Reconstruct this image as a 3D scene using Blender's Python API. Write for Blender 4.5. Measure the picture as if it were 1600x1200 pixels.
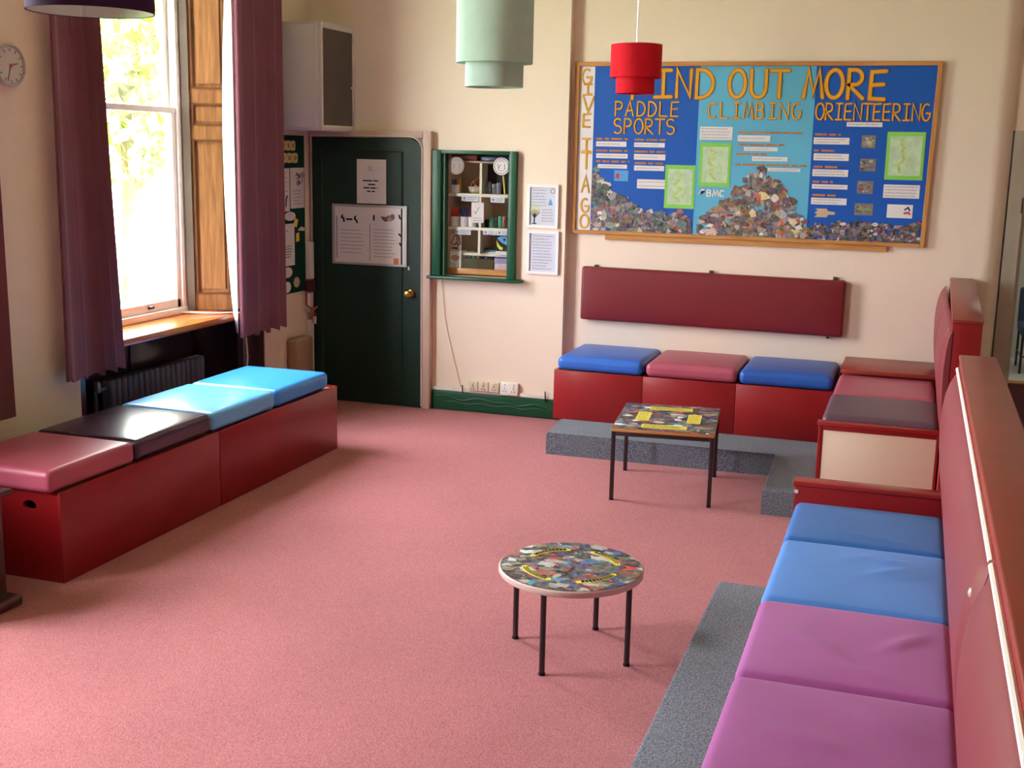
import bpy, bmesh, math, random
from mathutils import Vector, Matrix
random.seed(7)
for o in list(bpy.data.objects): bpy.data.objects.remove(o)
SC = bpy.context.scene
COL = SC.collection
R = math.radians

# ------------------------------------------------------------------ camera
cd = bpy.data.cameras.new('camera'); cam = bpy.data.objects.new('camera', cd); COL.objects.link(cam)
FOCAL_PX = 1863.0
cd.sensor_fit = 'HORIZONTAL'; cd.sensor_width = 36.0; cd.lens = FOCAL_PX / 1600 * 36.0
cd.clip_start = 0.05; cd.clip_end = 200
yaw, pitch, roll = R(18.40), R(11.09), R(1.20)
fw = Vector((-math.sin(yaw)*math.cos(pitch), math.cos(yaw)*math.cos(pitch), -math.sin(pitch)))
rt = Vector((math.cos(yaw), math.sin(yaw), 0)); up = rt.cross(fw)
r2 = rt*math.cos(roll) + up*math.sin(roll); u2 = -rt*math.sin(roll) + up*math.cos(roll)
m = Matrix.Identity(4)
for i in range(3): m[i][0], m[i][1], m[i][2] = r2[i], u2[i], -fw[i]
m.translation = Vector((0, 0, 1.97))
cam.matrix_world = m
SC.camera = cam

# ------------------------------------------------------------------ light and exposure
SC.view_settings.view_transform = 'Standard'; SC.view_settings.look = 'None'
SC.view_settings.gamma = 1; SC.view_settings.use_curve_mapping = False
SC.view_settings.exposure = 1.05
w = bpy.data.worlds.new('sky'); SC.world = w; w.use_nodes = True
nt = w.node_tree; nt.nodes.clear()
bg = nt.nodes.new('ShaderNodeBackground'); wo = nt.nodes.new('ShaderNodeOutputWorld')
bg.inputs['Color'].default_value = (0.93, 0.97, 1.0, 1); bg.inputs["Strength"].default_value = 17.0
nt.links.new(bg.outputs[0], wo.inputs[0])
sd = bpy.data.lights.new('sun', 'SUN'); sd.energy = 30; sd.angle = R(3); sd.color = (1, .96, .88)
sun = bpy.data.objects.new('sun', sd); COL.objects.link(sun)
sun.rotation_euler = (R(12), R(48), 0); sun.location = (8, 0, 12)
def portal(name, loc, rot, sx, sy):
    d = bpy.data.lights.new(name, 'AREA'); d.shape = 'RECTANGLE'; d.size = sx; d.size_y = sy
    d.cycles.is_portal = True; d.energy = 1
    o = bpy.data.objects.new(name, d); COL.objects.link(o); o.location = loc; o.rotation_euler = rot
WINS = [(5.56, 7.62), (1.75, 4.35)]
for i, (a, b) in enumerate(WINS):
    portal('daylight_portal', (-4.87, (a+b)/2, 2.1), (0, R(-90), 0), 2.6, b-a)

# ------------------------------------------------------------------ materials
def s2l(c):
    f = lambda v: v/12.92 if v <= .04045 else ((v+.055)/1.055)**2.4
    return tuple(f(x/255) for x in c) + (1,)
MATS = {}
def mat(name, rgb, rough=.6, spec=.4, var=.06, scale=6, bump=0, bscale=60, metal=0, coat=0, sheen=0, detail=4):
    """principled with a procedural noise variation of colour and an optional bump"""
    if name in MATS: return MATS[name]
    M = bpy.data.materials.new(name); M.use_nodes = True; t = M.node_tree; N = t.nodes; L = t.links
    b = N['Principled BSDF']; b.inputs['Roughness'].default_value = rough
    b.inputs['Specular IOR Level'].default_value = spec; b.inputs['Metallic'].default_value = metal
    b.inputs['Coat Weight'].default_value = coat; b.inputs['Coat Roughness'].default_value = .15
    b.inputs['Sheen Weight'].default_value = sheen
    tc = N.new('ShaderNodeTexCoord')
    c = s2l(rgb)
    nz = N.new('ShaderNodeTexNoise'); nz.inputs['Scale'].default_value = scale; nz.inputs['Detail'].default_value = detail
    L.new(tc.outputs['Object'], nz.inputs['Vector'])
    rp = N.new('ShaderNodeValToRGB'); e = rp.color_ramp.elements
    e[0].position = .3; e[1].position = .7
    e[0].color = tuple(max(0, x*(1-var)) for x in c[:3]) + (1,); e[1].color = tuple(min(1, x*(1+var)) for x in c[:3]) + (1,)
    L.new(nz.outputs['Fac'], rp.inputs['Fac']); L.new(rp.outputs['Color'], b.inputs['Base Color'])
    if bump:
        n2 = N.new('ShaderNodeTexNoise'); n2.inputs['Scale'].default_value = bscale; n2.inputs['Detail'].default_value = 3
        L.new(tc.outputs['Object'], n2.inputs['Vector'])
        bp = N.new('ShaderNodeBump'); bp.inputs['Strength'].default_value = bump; bp.inputs['Distance'].default_value = .01
        L.new(n2.outputs['Fac'], bp.inputs['Height']); L.new(bp.outputs['Normal'], b.inputs['Normal'])
    MATS[name] = M; return M
def carpet(name, c1, c2, scale=220, bump=.5):
    M = bpy.data.materials.new(name); M.use_nodes = True; t = M.node_tree; N = t.nodes; L = t.links
    b = N['Principled BSDF']; b.inputs['Roughness'].default_value = .95; b.inputs['Specular IOR Level'].default_value = .1
    b.inputs['Sheen Weight'].default_value = .1
    tc = N.new('ShaderNodeTexCoord')
    n1 = N.new('ShaderNodeTexNoise'); n1.inputs['Scale'].default_value = scale; n1.inputs['Detail'].default_value = 3
    n3 = N.new('ShaderNodeTexNoise'); n3.inputs['Scale'].default_value = 1.3; n3.inputs['Detail'].default_value = 6
    L.new(tc.outputs['Object'], n1.inputs['Vector']); L.new(tc.outputs['Object'], n3.inputs['Vector'])
    r1 = N.new('ShaderNodeValToRGB'); e = r1.color_ramp.elements
    e[0].position = .38; e[1].position = .62; e[0].color = s2l(c1); e[1].color = s2l(c2)
    L.new(n1.outputs['Fac'], r1.inputs['Fac'])
    mx = N.new('ShaderNodeMix'); mx.data_type = 'RGBA'; mx.blend_type = 'MULTIPLY'; mx.inputs[0].default_value = 1
    r3 = N.new('ShaderNodeValToRGB'); e = r3.color_ramp.elements
    e[0].position = .3; e[1].position = .7; e[0].color = (.86, .84, .84, 1); e[1].color = (1, 1, 1, 1)
    L.new(n3.outputs['Fac'], r3.inputs['Fac']); L.new(r1.outputs['Color'], mx.inputs[6]); L.new(r3.outputs['Color'], mx.inputs[7])
    L.new(mx.outputs[2], b.inputs['Base Color'])
    bp = N.new('ShaderNodeBump'); bp.inputs['Strength'].default_value = bump; bp.inputs['Distance'].default_value = .008
    L.new(n1.outputs['Fac'], bp.inputs['Height']); L.new(bp.outputs['Normal'], b.inputs['Normal'])
    MATS[name] = M; return M
def wood(name, c1, c2, axis='Z', rough=.35, scale=3.0, coat=.2):
    M = bpy.data.materials.new(name); M.use_nodes = True; t = M.node_tree; N = t.nodes; L = t.links
    b = N['Principled BSDF']; b.inputs['Roughness'].default_value = rough; b.inputs['Coat Weight'].default_value = coat
    tc = N.new('ShaderNodeTexCoord'); mp = N.new('ShaderNodeMapping')
    mp.inputs['Scale'].default_value = {'Z': (14, 14, 1), 'Y': (14, 1, 14), 'X': (1, 14, 14)}[axis]
    nz = N.new('ShaderNodeTexNoise'); nz.inputs['Scale'].default_value = scale; nz.inputs['Detail'].default_value = 6
    nz.inputs['Distortion'].default_value = .6
    L.new(tc.outputs['Object'], mp.inputs[0]); L.new(mp.outputs[0], nz.inputs['Vector'])
    r = N.new('ShaderNodeValToRGB'); e = r.color_ramp.elements; e[0].position = .3; e[1].position = .72
    e[0].color = s2l(c1); e[1].color = s2l(c2)
    L.new(nz.outputs['Fac'], r.inputs['Fac']); L.new(r.outputs['Color'], b.inputs['Base Color'])
    MATS[name] = M; return M
def collage_mat(name, rough=.5):
    """per-patch colours from the mesh, broken up like small printed photographs"""
    M = bpy.data.materials.new(name); M.use_nodes = True; t = M.node_tree; N = t.nodes; L = t.links
    b = N['Principled BSDF']; b.inputs['Roughness'].default_value = rough
    at = N.new('ShaderNodeAttribute'); at.attribute_name = 'patch'
    tc = N.new('ShaderNodeTexCoord'); vo = N.new('ShaderNodeTexNoise'); vo.inputs['Scale'].default_value = 42; vo.inputs['Detail'].default_value = 5
    L.new(tc.outputs['Object'], vo.inputs['Vector'])
    bc = N.new('ShaderNodeBrightContrast'); bc.inputs['Contrast'].default_value = 3.2; bc.inputs['Bright'].default_value = -.25; L.new(vo.outputs['Color'], bc.inputs['Color'])
    hs = N.new('ShaderNodeHueSaturation'); hs.inputs['Saturation'].default_value = .6; hs.inputs['Value'].default_value = .6
    L.new(bc.outputs['Color'], hs.inputs['Color'])
    mx = N.new('ShaderNodeMix'); mx.data_type = 'RGBA'; mx.inputs[0].default_value = .28
    L.new(at.outputs['Color'], mx.inputs[6]); L.new(hs.outputs['Color'], mx.inputs[7]); L.new(mx.outputs[2], b.inputs['Base Color'])
    MATS[name] = M; return M
def glass_mat(name, tint=(1, 1, 1)):
    M = bpy.data.materials.new(name); M.use_nodes = True; t = M.node_tree; N = t.nodes; L = t.links
    N.remove(N['Principled BSDF']); out = N['Material Output']
    tr = N.new('ShaderNodeBsdfTransparent'); tr.inputs[0].default_value = tint + (1,)
    gl = N.new('ShaderNodeBsdfGlossy'); gl.inputs['Roughness'].default_value = .02
    lw = N.new('ShaderNodeLayerWeight'); lw.inputs['Blend'].default_value = .5
    pw = N.new('ShaderNodeMath'); pw.operation = 'POWER'; pw.inputs[1].default_value = 5; L.new(lw.outputs['Facing'], pw.inputs[0])
    fr = N.new('ShaderNodeMath'); fr.operation = 'MULTIPLY_ADD'; fr.inputs[1].default_value = .9; fr.inputs[2].default_value = .03; L.new(pw.outputs[0], fr.inputs[0])
    mx = N.new('ShaderNodeMixShader'); L.new(fr.outputs[0], mx.inputs[0]); L.new(tr.outputs[0], mx.inputs[1]); L.new(gl.outputs[0], mx.inputs[2])
    L.new(mx.outputs[0], out.inputs['Surface']); MATS[name] = M; return M

CREAM = mat('cream_plaster', (237, 217, 201), .75, .25, .025, 1.6, .4, 9)
SPLAY = CREAM
CEIL = mat('white_ceiling', (235, 228, 216), .8, .2, .02, 3)
PINKC = carpet('pink_carpet', (170, 98, 105), (204, 132, 135))
DARKC = carpet('dark_red_carpet', (70, 22, 28), (92, 32, 38))
GREYC = carpet('blue_grey_carpet', (88, 94, 108), (134, 140, 152), 130, .6)
VINYLF = mat('pale_vinyl', (214, 222, 220), .4, .4, .03, 5)
RED = mat('red_gloss_paint', (142, 22, 26), .36, .45, .05, 5, .03, 40, coat=.1)
REDRAIL = mat('red_varnished_rail', (150, 30, 24), .3, .5, .08, 8, coat=.4)
REDCAP = mat('red_brown_varnish', (142, 50, 38), .38, .4, .1, 5, coat=.1)
MAROONLIT = mat('lit_maroon_vinyl', (130, 52, 58), .45, .45, .05, 7, .08, 160)  # maroon vinyl lightened for the light and wall reflection on the partition pads
MAROON = mat('maroon_vinyl', (118, 30, 38), .42, .45, .05, 7, .08, 160)
ROSE = mat('rose_vinyl', (174, 80, 102), .38, .45, .04, 6, .06, 160)
PURP = mat('dark_purple_vinyl', (62, 36, 58), .24, .5, .05, 6, .06, 160)
MAUVE = mat('mauve_fabric', (166, 84, 156), .75, .3, .05, 7, .12, 200, sheen=.15)
BLUE = mat('blue_vinyl', (46, 104, 200), .36, .45, .04, 6, .06, 160)
LBLUE = mat('light_blue_vinyl', (98, 178, 240), .26, .5, .04, 6, .06, 160)
BFAB = mat('cornflower_fabric', (80, 138, 222), .65, .3, .05, 6, .1, 180, sheen=.1)
BFAB2 = mat('mid_blue_fabric', (44, 104, 180), .65, .3, .05, 6, .1, 180, sheen=.1)
GREEN = mat('dark_green_gloss', (14, 44, 36), .48, .4, .08, 4, .04, 12)
GREEN2 = mat('green_gloss_paint', (16, 76, 50), .38, .45, .08, 6, .1, 25)
WHITE = mat('white_paint', (226, 218, 212), .5, .35, .03, 8)
PAPER = mat('white_paper', (226, 218, 222), .6, .2, .03, 12)
PAPERB = mat('bluish_paper', (206, 208, 224), .6, .2, .03, 12)
INK = mat('black_ink', (50, 44, 52), .6, .2, .05, 20)
GREYINK = mat('grey_ink', (140, 132, 148), .6, .2, .05, 20)
BLACKM = mat('black_metal', (44, 30, 34), .35, .5, .06, 10, coat=.1)
DARKW = mat('dark_varnished_wood', (48, 26, 32), .3, .45, .2, 5, coat=.3)
OAK = wood('oak_shutter', (104, 66, 38), (148, 102, 62))
SILLW = wood('orange_sill', (150, 70, 26), (196, 108, 48), 'Y', .22)
PINE = wood('pine_edge', (176, 116, 58), (206, 148, 84), 'X', .5)
PINEV = wood('pine_edge_upright', (176, 116, 58), (206, 148, 84), 'Z', .5)
MAHOG = wood('mahogany', (48, 14, 16), (78, 24, 24), 'Z', .3)
CURT = mat('maroon_curtain', (126, 74, 88), .85, .15, .08, 3, .2, 300, sheen=.3)
LINING = mat('cream_lining', (236, 220, 220), .85, .1, .03, 5)
IRON = mat('dark_radiator', (72, 70, 76), .35, .5, .06, 8)
COPPER = mat('painted_copper', (140, 62, 50), .45, .5, .1, 10)
BRASS = mat('brass', (186, 140, 70), .3, .5, .05, 10, metal=1)
AMBER = mat('amber_card', (226, 162, 40), .6, .3, .06, 15)
AMBERD = mat('brown_card_edge', (158, 98, 36), .65, .3, .05, 15)
YEL = mat('yellow_card', (232, 214, 84), .5, .3, .04, 15)
BOARDB = mat('deep_blue_backing', (20, 86, 182), .45, .4, .05, 2)
BOARDL = mat('sky_blue_backing', (96, 176, 214), .45, .4, .06, 2)
MAPG = mat('map_green_border', (136, 204, 92), .5, .3, .03, 10)
MAPP = mat('map_pale_print', (186, 208, 176), .5, .3, .12, 26)
COLL = collage_mat('photo_collage')
GLASS = glass_mat('window_glass'); CGLASS = glass_mat('cabinet_glass')
SHADEG = mat('pale_green_fabric', (188, 214, 207), .85, .15, .04, 20, .06, 260)
SHADER = mat('red_fabric', (212, 28, 46), .85, .15, .05, 20, .06, 260)
SHADEP = mat('purple_fabric', (58, 32, 70), .85, .15, .05, 20, .06, 260)
METALW = mat('painted_trim_metal', (232, 226, 214), .22, .6, .03, 10, metal=.3)
EDGEW = mat('white_edging', (246, 242, 234), .4, .5, .02, 10)
DARKWALL = mat('bounce_cutting_brown', (150, 122, 102), .6, .3, .08, 4)  # for the unseen rear wall, darkened to cut bounce light
DGLASS = mat('dark_glazing', (74, 66, 62), .2, .5, .1, 4)
BEIGE = mat('beige_board', (196, 170, 148), .7, .2, .04, 6)
CREAMP = mat('cream_panel', (228, 206, 184), .55, .3, .03, 3)
LEAF = mat('leaf_green', (160, 206, 96), .6, .2, .3, 2)
BARK = mat('bark', (96, 78, 60), .9, .1, .2, 8)
GRASS = mat('lawn', (140, 160, 110), .9, .1, .15, 3)
RENDER = mat('white_render', (240, 240, 238), .8, .1, .03, 2)
ROOF = mat('grey_slate', (120, 124, 132), .7, .2, .1, 6)
NAVY = mat('navy_upholstery', (62, 84, 112), .7, .3, .08, 8, .1, 150)
SHELFW = mat('cream_shelf', (226, 220, 204), .5, .3, .03, 8)
CABIN = mat('cabinet_interior', (206, 182, 154), .7, .2, .05, 5)
BLK = mat('black_card', (34, 30, 36), .5, .3, .05, 10)
SKYB = mat('sky_blue_print', (90, 160, 220), .5, .3, .03, 10)
LIME = mat('lime_print', (196, 208, 70), .5, .3, .03, 10)
REDP = mat('red_plastic', (200, 34, 40), .35, .5, .05, 10)
NAVYP = mat('navy_plastic', (44, 60, 110), .35, .5, .05, 10)
GRNP = mat('green_plastic', (40, 130, 84), .35, .5, .05, 10)
BROWNB = mat('brown_beads', (140, 88, 60), .6, .3, .3, 60)
KHAKI = mat('olive_card', (78, 74, 46), .6, .3, .05, 10)

# ------------------------------------------------------------------ mesh helpers
def BM(): return bmesh.new()
def quad(bm, *p):
    return bm.faces.new([bm.verts.new(q) for q in p])
def box(bm, x0, x1, y0, y1, z0, z1, bev=0, seg=2, M=None):
    t = bmesh.new(); bmesh.ops.create_cube(t, size=1)
    for v in t.verts: v.co = Vector(((x0+x1)/2+v.co.x*(x1-x0), (y0+y1)/2+v.co.y*(y1-y0), (z0+z1)/2+v.co.z*(z1-z0)))
    if bev: bmesh.ops.bevel(t, geom=t.edges[:], offset=bev, segments=seg, profile=.5, affect='EDGES')
    if M:
        for v in t.verts: v.co = M @ v.co
    merge(bm, t); return bm
def merge(bm, t):
    me = bpy.data.meshes.new('tmp'); t.to_mesh(me); t.free(); bm.from_mesh(me); bpy.data.meshes.remove(me)
def prism(bm, pts, z0, z1, f=lambda a, b, c: (a, b, c)):
    """extrude polygon pts from z0 to z1, f maps (u,v,w) to the world"""
    lo = [bm.verts.new(f(a, b, z0)) for a, b in pts]; hi = [bm.verts.new(f(a, b, z1)) for a, b in pts]
    n = len(pts)
    bm.faces.new(lo[::-1]); bm.faces.new(hi)
    for i in range(n): bm.faces.new((lo[i], lo[(i+1) % n], hi[(i+1) % n], hi[i]))
def lathe(bm, prof, c=(0, 0, 0), n=40, cap=True):
    rings = []
    for r, z in prof:
        rings.append([bm.verts.new((c[0]+r*math.cos(2*math.pi*i/n), c[1]+r*math.sin(2*math.pi*i/n), c[2]+z)) for i in range(n)])
    for a, b in zip(rings, rings[1:]):
        for i in range(n): bm.faces.new((a[i], a[(i+1) % n], b[(i+1) % n], b[i]))
    if cap:
        bm.faces.new(rings[0][::-1]); bm.faces.new(rings[-1])
def tube(bm, pts, r, n=8, closed=False):
    pts = [Vector(p) for p in pts]; rings = []
    for i, p in enumerate(pts):
        if closed: d = pts[(i+1) % len(pts)] - pts[i-1]
        else: d = (pts[min(i+1, len(pts)-1)] - pts[max(i-1, 0)])
        d.normalize(); a = Vector((0, 0, 1)) if abs(d.z) < .9 else Vector((1, 0, 0))
        u = d.cross(a).normalized(); v = d.cross(u)
        rings.append([bm.verts.new(p + (u*math.cos(2*math.pi*k/n)+v*math.sin(2*math.pi*k/n))*r) for k in range(n)])
    N = len(rings)
    for i in range(N if closed else N-1):
        a, b = rings[i], rings[(i+1) % N]
        for k in range(n): bm.faces.new((a[k], a[(k+1) % n], b[(k+1) % n], b[k]))
    if not closed: bm.faces.new(rings[0][::-1]); bm.faces.new(rings[-1])
def rbox(hx, hy, hz, r, n=10, f=None, M=None):
    """rounded box of half sizes with gridded faces; f displaces a point"""
    bm = bmesh.new(); h = (hx, hy, hz)
    def ax(k):
        H = h[k]; inner = H-r; e = [inner+r*t for t in (.25, .5, .75, 1)]
        mid = [-inner+2*inner*i/n for i in range(n+1)]
        return [-x for x in e[::-1]] + mid + e
    A = [ax(0), ax(1), ax(2)]; cache = {}
    def V(p):
        key = tuple(round(x, 6) for x in p)
        if key not in cache:
            P = Vector(p); Q = Vector([max(-(h[k]-r), min(h[k]-r, P[k])) for k in range(3)])
            d = P-Q; P2 = Q + d.normalized()*r if d.length > 1e-9 else P
            if f: P2 = f(P2)
            if M: P2 = M @ P2
            cache[key] = bm.verts.new(P2)
        return cache[key]
    for k in range(3):
        i, j = (k+1) % 3, (k+2) % 3
        for s in (-1, 1):
            for a0, a1 in zip(A[i], A[i][1:]):
                for b0, b1 in zip(A[j], A[j][1:]):
                    q = []
                    for a, b in ((a0, b0), (a1, b0), (a1, b1), (a0, b1)):
                        p = [0, 0, 0]; p[k] = s*h[k]; p[i] = a; p[j] = b; q.append(V(p))
                    if len(set(q)) < 3: continue
                    try: bm.faces.new(q if s > 0 else q[::-1])
                    except ValueError: pass
    return bm
def obj(name, bm, m, parent=None, smooth=35, kind=None):
    bmesh.ops.recalc_face_normals(bm, faces=bm.faces[:])
    off = Vector((0, 0, 0))
    if parent:
        q = parent
        while q: off += q.location; q = q.parent
    else:
        xs = [v.co for v in bm.verts]
        off = Vector(((min(v.x for v in xs)+max(v.x for v in xs))/2, (min(v.y for v in xs)+max(v.y for v in xs))/2, min(v.z for v in xs)))
    for v in bm.verts: v.co -= off
    me = bpy.data.meshes.new(name); bm.to_mesh(me); bm.free()
    if smooth:
        for p in me.polygons: p.use_smooth = True
        me.set_sharp_from_angle(angle=R(smooth))
    me.materials.append(m)
    o = bpy.data.objects.new(name, me); COL.objects.link(o)
    if parent: o.parent = parent
    else: o.location = off
    if kind: o['kind'] = kind
    return o
def tag(o, label, cat, group=None, kind=None):
    o['label'] = label; o['category'] = cat
    if group: o['group'] = group
    if kind: o['kind'] = kind
    return o
def thing(name, label, cat, loc, group=None):
    o = bpy.data.objects.new(name, None); COL.objects.link(o); o.location = loc; o.empty_display_size = .1
    return tag(o, label, cat, group)
def struct(name, bm, m, parent=None, label=None):
    o = obj(name, bm, m, parent)
    if not parent: o['kind'] = 'structure'
    if label: o['label'] = label
    return o
def dup(root, loc, rotz=0, label=None):
    r = root.copy(); COL.objects.link(r); r.location = loc; r.rotation_euler = (0, 0, rotz)
    if label: r['label'] = label
    for ch in root.children:
        c = ch.copy(); COL.objects.link(c); c.parent = r
        for g in ch.children:
            d = g.copy(); COL.objects.link(d); d.parent = c
    return r
def tilted(o, p, rotz):
    o.rotation_euler = (0, 0, rotz)
# planes: on the back wall (facing -y) and on the left wall (facing +x)
def on_y(y): return lambda u, v, w: (u, y - w, v)
def on_x(x): return lambda u, v, w: (x + w, u, v)
def on_z(z): return lambda u, v, w: (u, v, z + w)
def sheet(name, f, rect, m, parent, th=.002):
    bm = BM(); a, b, c, d = rect
    prism(bm, [(a, c), (b, c), (b, d), (a, d)], 0, th, f)
    return obj(name, bm, m, parent)
def ribbon(bm, f, pts, wd, w0, w1):
    pts = [Vector(p) for p in pts]; n = len(pts); h = wd/2; L = []; Rr = []
    closed = (pts[0]-pts[-1]).length < 1e-6
    if closed: pts = pts[:-1]; n -= 1
    for i in range(n):
        a = pts[i-1] if (i or closed) else pts[0]; b = pts[(i+1) % n] if (i < n-1 or closed) else pts[-1]
        d1 = (pts[i]-a); d2 = (b-pts[i])
        if d1.length < 1e-9: d1 = d2
        if d2.length < 1e-9: d2 = d1
        d1.normalize(); d2.normalize()
        n1 = Vector((-d1.y, d1.x)); n2 = Vector((-d2.y, d2.x)); mm = n1+n2
        if mm.length < .3: mm = n1
        mm.normalize(); k = h/max(.45, mm.dot(n1)); L.append(pts[i]+mm*k); Rr.append(pts[i]-mm*k)
    def add(poly):
        lo = [bm.verts.new(f(p.x, p.y, w0)) for p in poly]; hi = [bm.verts.new(f(p.x, p.y, w1)) for p in poly]
        k = len(poly); bm.faces.new(hi)
        for i in range(k): bm.faces.new((lo[i], lo[(i+1) % k], hi[(i+1) % k], hi[i]))
    for i in range(n if closed else n-1):
        j = (i+1) % n; add([Rr[i], Rr[j], L[j], L[i]])
    if not closed:
        for e, p in ((0, pts[0]-pts[1]), (n-1, pts[-1]-pts[-2])):
            a0 = math.atan2(p.y, p.x)
            add([pts[e]+Vector((math.cos(a0+t), math.sin(a0+t)))*h for t in [-math.pi/2+math.pi*k/6 for k in range(7)]])
def arc(cx, cy, rx, ry, a0, a1, n=14):
    return [(cx+rx*math.cos(R(a0+(a1-a0)*i/n)), cy+ry*math.sin(R(a0+(a1-a0)*i/n))) for i in range(n+1)]
GL = {
 'A': [[(0, 0), (.45, 1), (.85, 0)], [(.15, .36), (.72, .4)]],
 'B': [[(.08, 0), (.08, 1)], [(.08, 1)]+arc(.45, .77, .3, .23, 90, -90, 8)+[(.08, .54)], [(.08, .54)]+arc(.48, .27, .36, .27, 90, -90, 8)+[(.08, 0)]],
 'C': [arc(.5, .5, .48, .5, 50, 305, 18)],
 'D': [[(.08, 0), (.1, 1)]+arc(.25, .5, .65, .5, 80, -80, 12)+[(.08, 0)]],
 'E': [[(.85, 1), (.12, .97), (.08, .02), (.82, 0)], [(.1, .5), (.75, .53)]],
 'F': [[(.85, 1), (.12, .97), (.08, -.02)], [(.1, .5), (.75, .53)]],
 'G': [arc(.5, .5, .46, .5, 60, 330, 18)+[(.92, .45), (.5, .45)]],
 'I': [[(.1, 1), (.9, 1)], [(.5, 1), (.5, 0)], [(.05, 0), (.95, .02)]],
 'L': [[(.1, 1), (.08, .02), (.85, 0)]],
 'M': [[(0, 0), (.22, 1), (.5, .15), (.78, 1), (1, 0)]],
 'N': [[(.06, 0), (.06, 1), (.88, .02), (.92, 1)]],
 'O': [arc(.5, .5, .47, .5, 90, 450, 24)],
 'P': [[(.08, 0), (.1, 1)]+arc(.42, .74, .4, .26, 85, -90, 9)+[(.1, .48)]],
 'R': [[(.08, 0), (.1, 1)]+arc(.42, .74, .4, .26, 85, -90, 9)+[(.1, .48), (.9, 0)]],
 'S': [arc(.5, .75, .38, .25, 40, 250, 10)+arc(.5, .26, .42, .26, 80, -140, 10)],
 'T': [[(0, 1), (1, 1)], [(.5, 1), (.5, 0)]],
 'U': [[(.06, 1), (.06, .4)]+arc(.5, .36, .44, .36, 180, 360, 12)+[(.94, 1)]],
 'V': [[(0, 1), (.48, 0), (1, 1)]],
}
def glyph(bm, f, ch, rect, wd, w0, w1):
    a, b, c, d = rect
    for k, st in enumerate(GL[ch]):                      # strokes lie one over the other, like glued strips
        ribbon(bm, f, [(a+p[0]*(b-a), c+p[1]*(d-c)) for p in st], wd, w0, w1+k*.0004)
def word(name, f, text, rect, wd, parent, gap=.22, label=None):
    """cut-out letters: brown outline card below amber card"""
    a, b, c, d = rect; n = len(text); cw = (b-a)/(n*(1+gap)-gap)
    bo, bi = BM(), BM()
    for i, ch in enumerate(text):
        x = a+i*cw*(1+gap); r = (x, x+cw, c, d)
        if ch == 'I' and n > 2: r = (x+cw*.12, x+cw*.88, c, d)
        glyph(bo, f, ch, r, wd*1.45, .002, .004); glyph(bi, f, ch, r, wd, .002, .006)
    o = obj(name, bi, AMBER, parent, smooth=0)
    obj('letter_outline', bo, AMBERD, o, smooth=0)
    if label: o['label'] = label
    return o
def scribble(bm, f, rect, rows, wd, w1=.004, rag=.3, w0=.001):
    """rows of small illegible writing: broken dashes"""
    a, b, c, d = rect; h = (d-c)/rows
    for i in range(rows):
        y = d-(i+.5)*h; x = a; end = b-(b-a)*rag*random.random()
        while x < end:
            L = min(random.uniform(1.2, 4)*wd*2, end-x)
            prism(bm, [(x, y-wd/2), (x+L, y-wd/2), (x+L, y+wd/2), (x, y+wd/2)], w0, w1, f); x += L+wd*1.1
PAL = [(196, 180, 160), (120, 108, 112), (70, 62, 70), (150, 60, 50), (180, 90, 60), (90, 110, 150), (60, 80, 60), (210, 205, 200), (140, 120, 90), (60, 110, 170), (110, 70, 60), (170, 150, 120), (40, 36, 44), (190, 60, 70), (100, 120, 90), (150, 140, 150)]
def collage(name, f, inside, n, size, bounds, parent, w=.002, pal=PAL, clampf=None, step=.000012):
    bm = BM(); cl = []; k = 0; tries = 0
    a, b, c, d = bounds
    while k < n and tries < n*40:
        tries += 1
        x, y = random.uniform(a, b), random.uniform(c, d)
        if not inside(x, y): continue
        m_ = random.randint(4, 7); s = size*random.uniform(.45, 1.3); a0 = random.random()*6.28; ar = random.uniform(.5, 1.9)
        pts = [(x+s*ar*math.cos(a0+6.28*i/m_)*random.uniform(.45, 1.15), y+s*math.sin(a0+6.28*i/m_)*random.uniform(.45, 1.15)) for i in range(m_)]
        if clampf: pts = [clampf(*p) for p in pts]
        vs = [bm.verts.new(f(p[0], p[1], w+k*step)) for p in pts]
        try: bm.faces.new(vs)
        except ValueError: continue
        col = random.choice(pal); j = random.uniform(.6, 1.25); cl.append(s2l(tuple(min(255, q*j) for q in col))); k += 1
    me = None
    off = Vector((0, 0, 0)); q = parent
    while q: off += q.location; q = q.parent
    for v in bm.verts: v.co -= off
    me = bpy.data.meshes.new(name); bm.to_mesh(me); bm.free()
    at = me.color_attributes.new('patch', 'FLOAT_COLOR', 'CORNER')
    for p in me.polygons:
        for li in p.loop_indices: at.data[li].color = cl[p.index]
    me.materials.append(COLL)
    o = bpy.data.objects.new(name, me); COL.objects.link(o); o.parent = parent
    return o
# ================================================================== the room
WX, YB, YR, YD = -4.45, 8.37, 8.44, 8.53      # left wall, back wall (left part), recessed part, doorway wall
ZC, YREAR, XR = 3.72, -2.2, 2.9
b = BM(); box(b, WX-.45, XR+.2, YREAR-.2, 11.42, -.12, 0); fl = struct('floor', b, PINKC)
fl.data.materials[0] = PINKC
b = BM(); box(b, WX-.6, XR+.4, YREAR-.3, 13.2, ZC, ZC+.25); struct('ceiling', b, CEIL)
# left wall with three tall window openings
b = BM(); x0, x1 = WX-.42, WX
ys = [YREAR-.2] + [v for p in sorted(WINS) for v in p] + [8.75]
for i in range(0, len(ys), 2): box(b, x0, x1, ys[i], ys[i+1], 0, ZC)
for a, c in WINS: box(b, x0, x1, a, c, 3.45, ZC)
struct('wall_left', b, CREAM)
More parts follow.
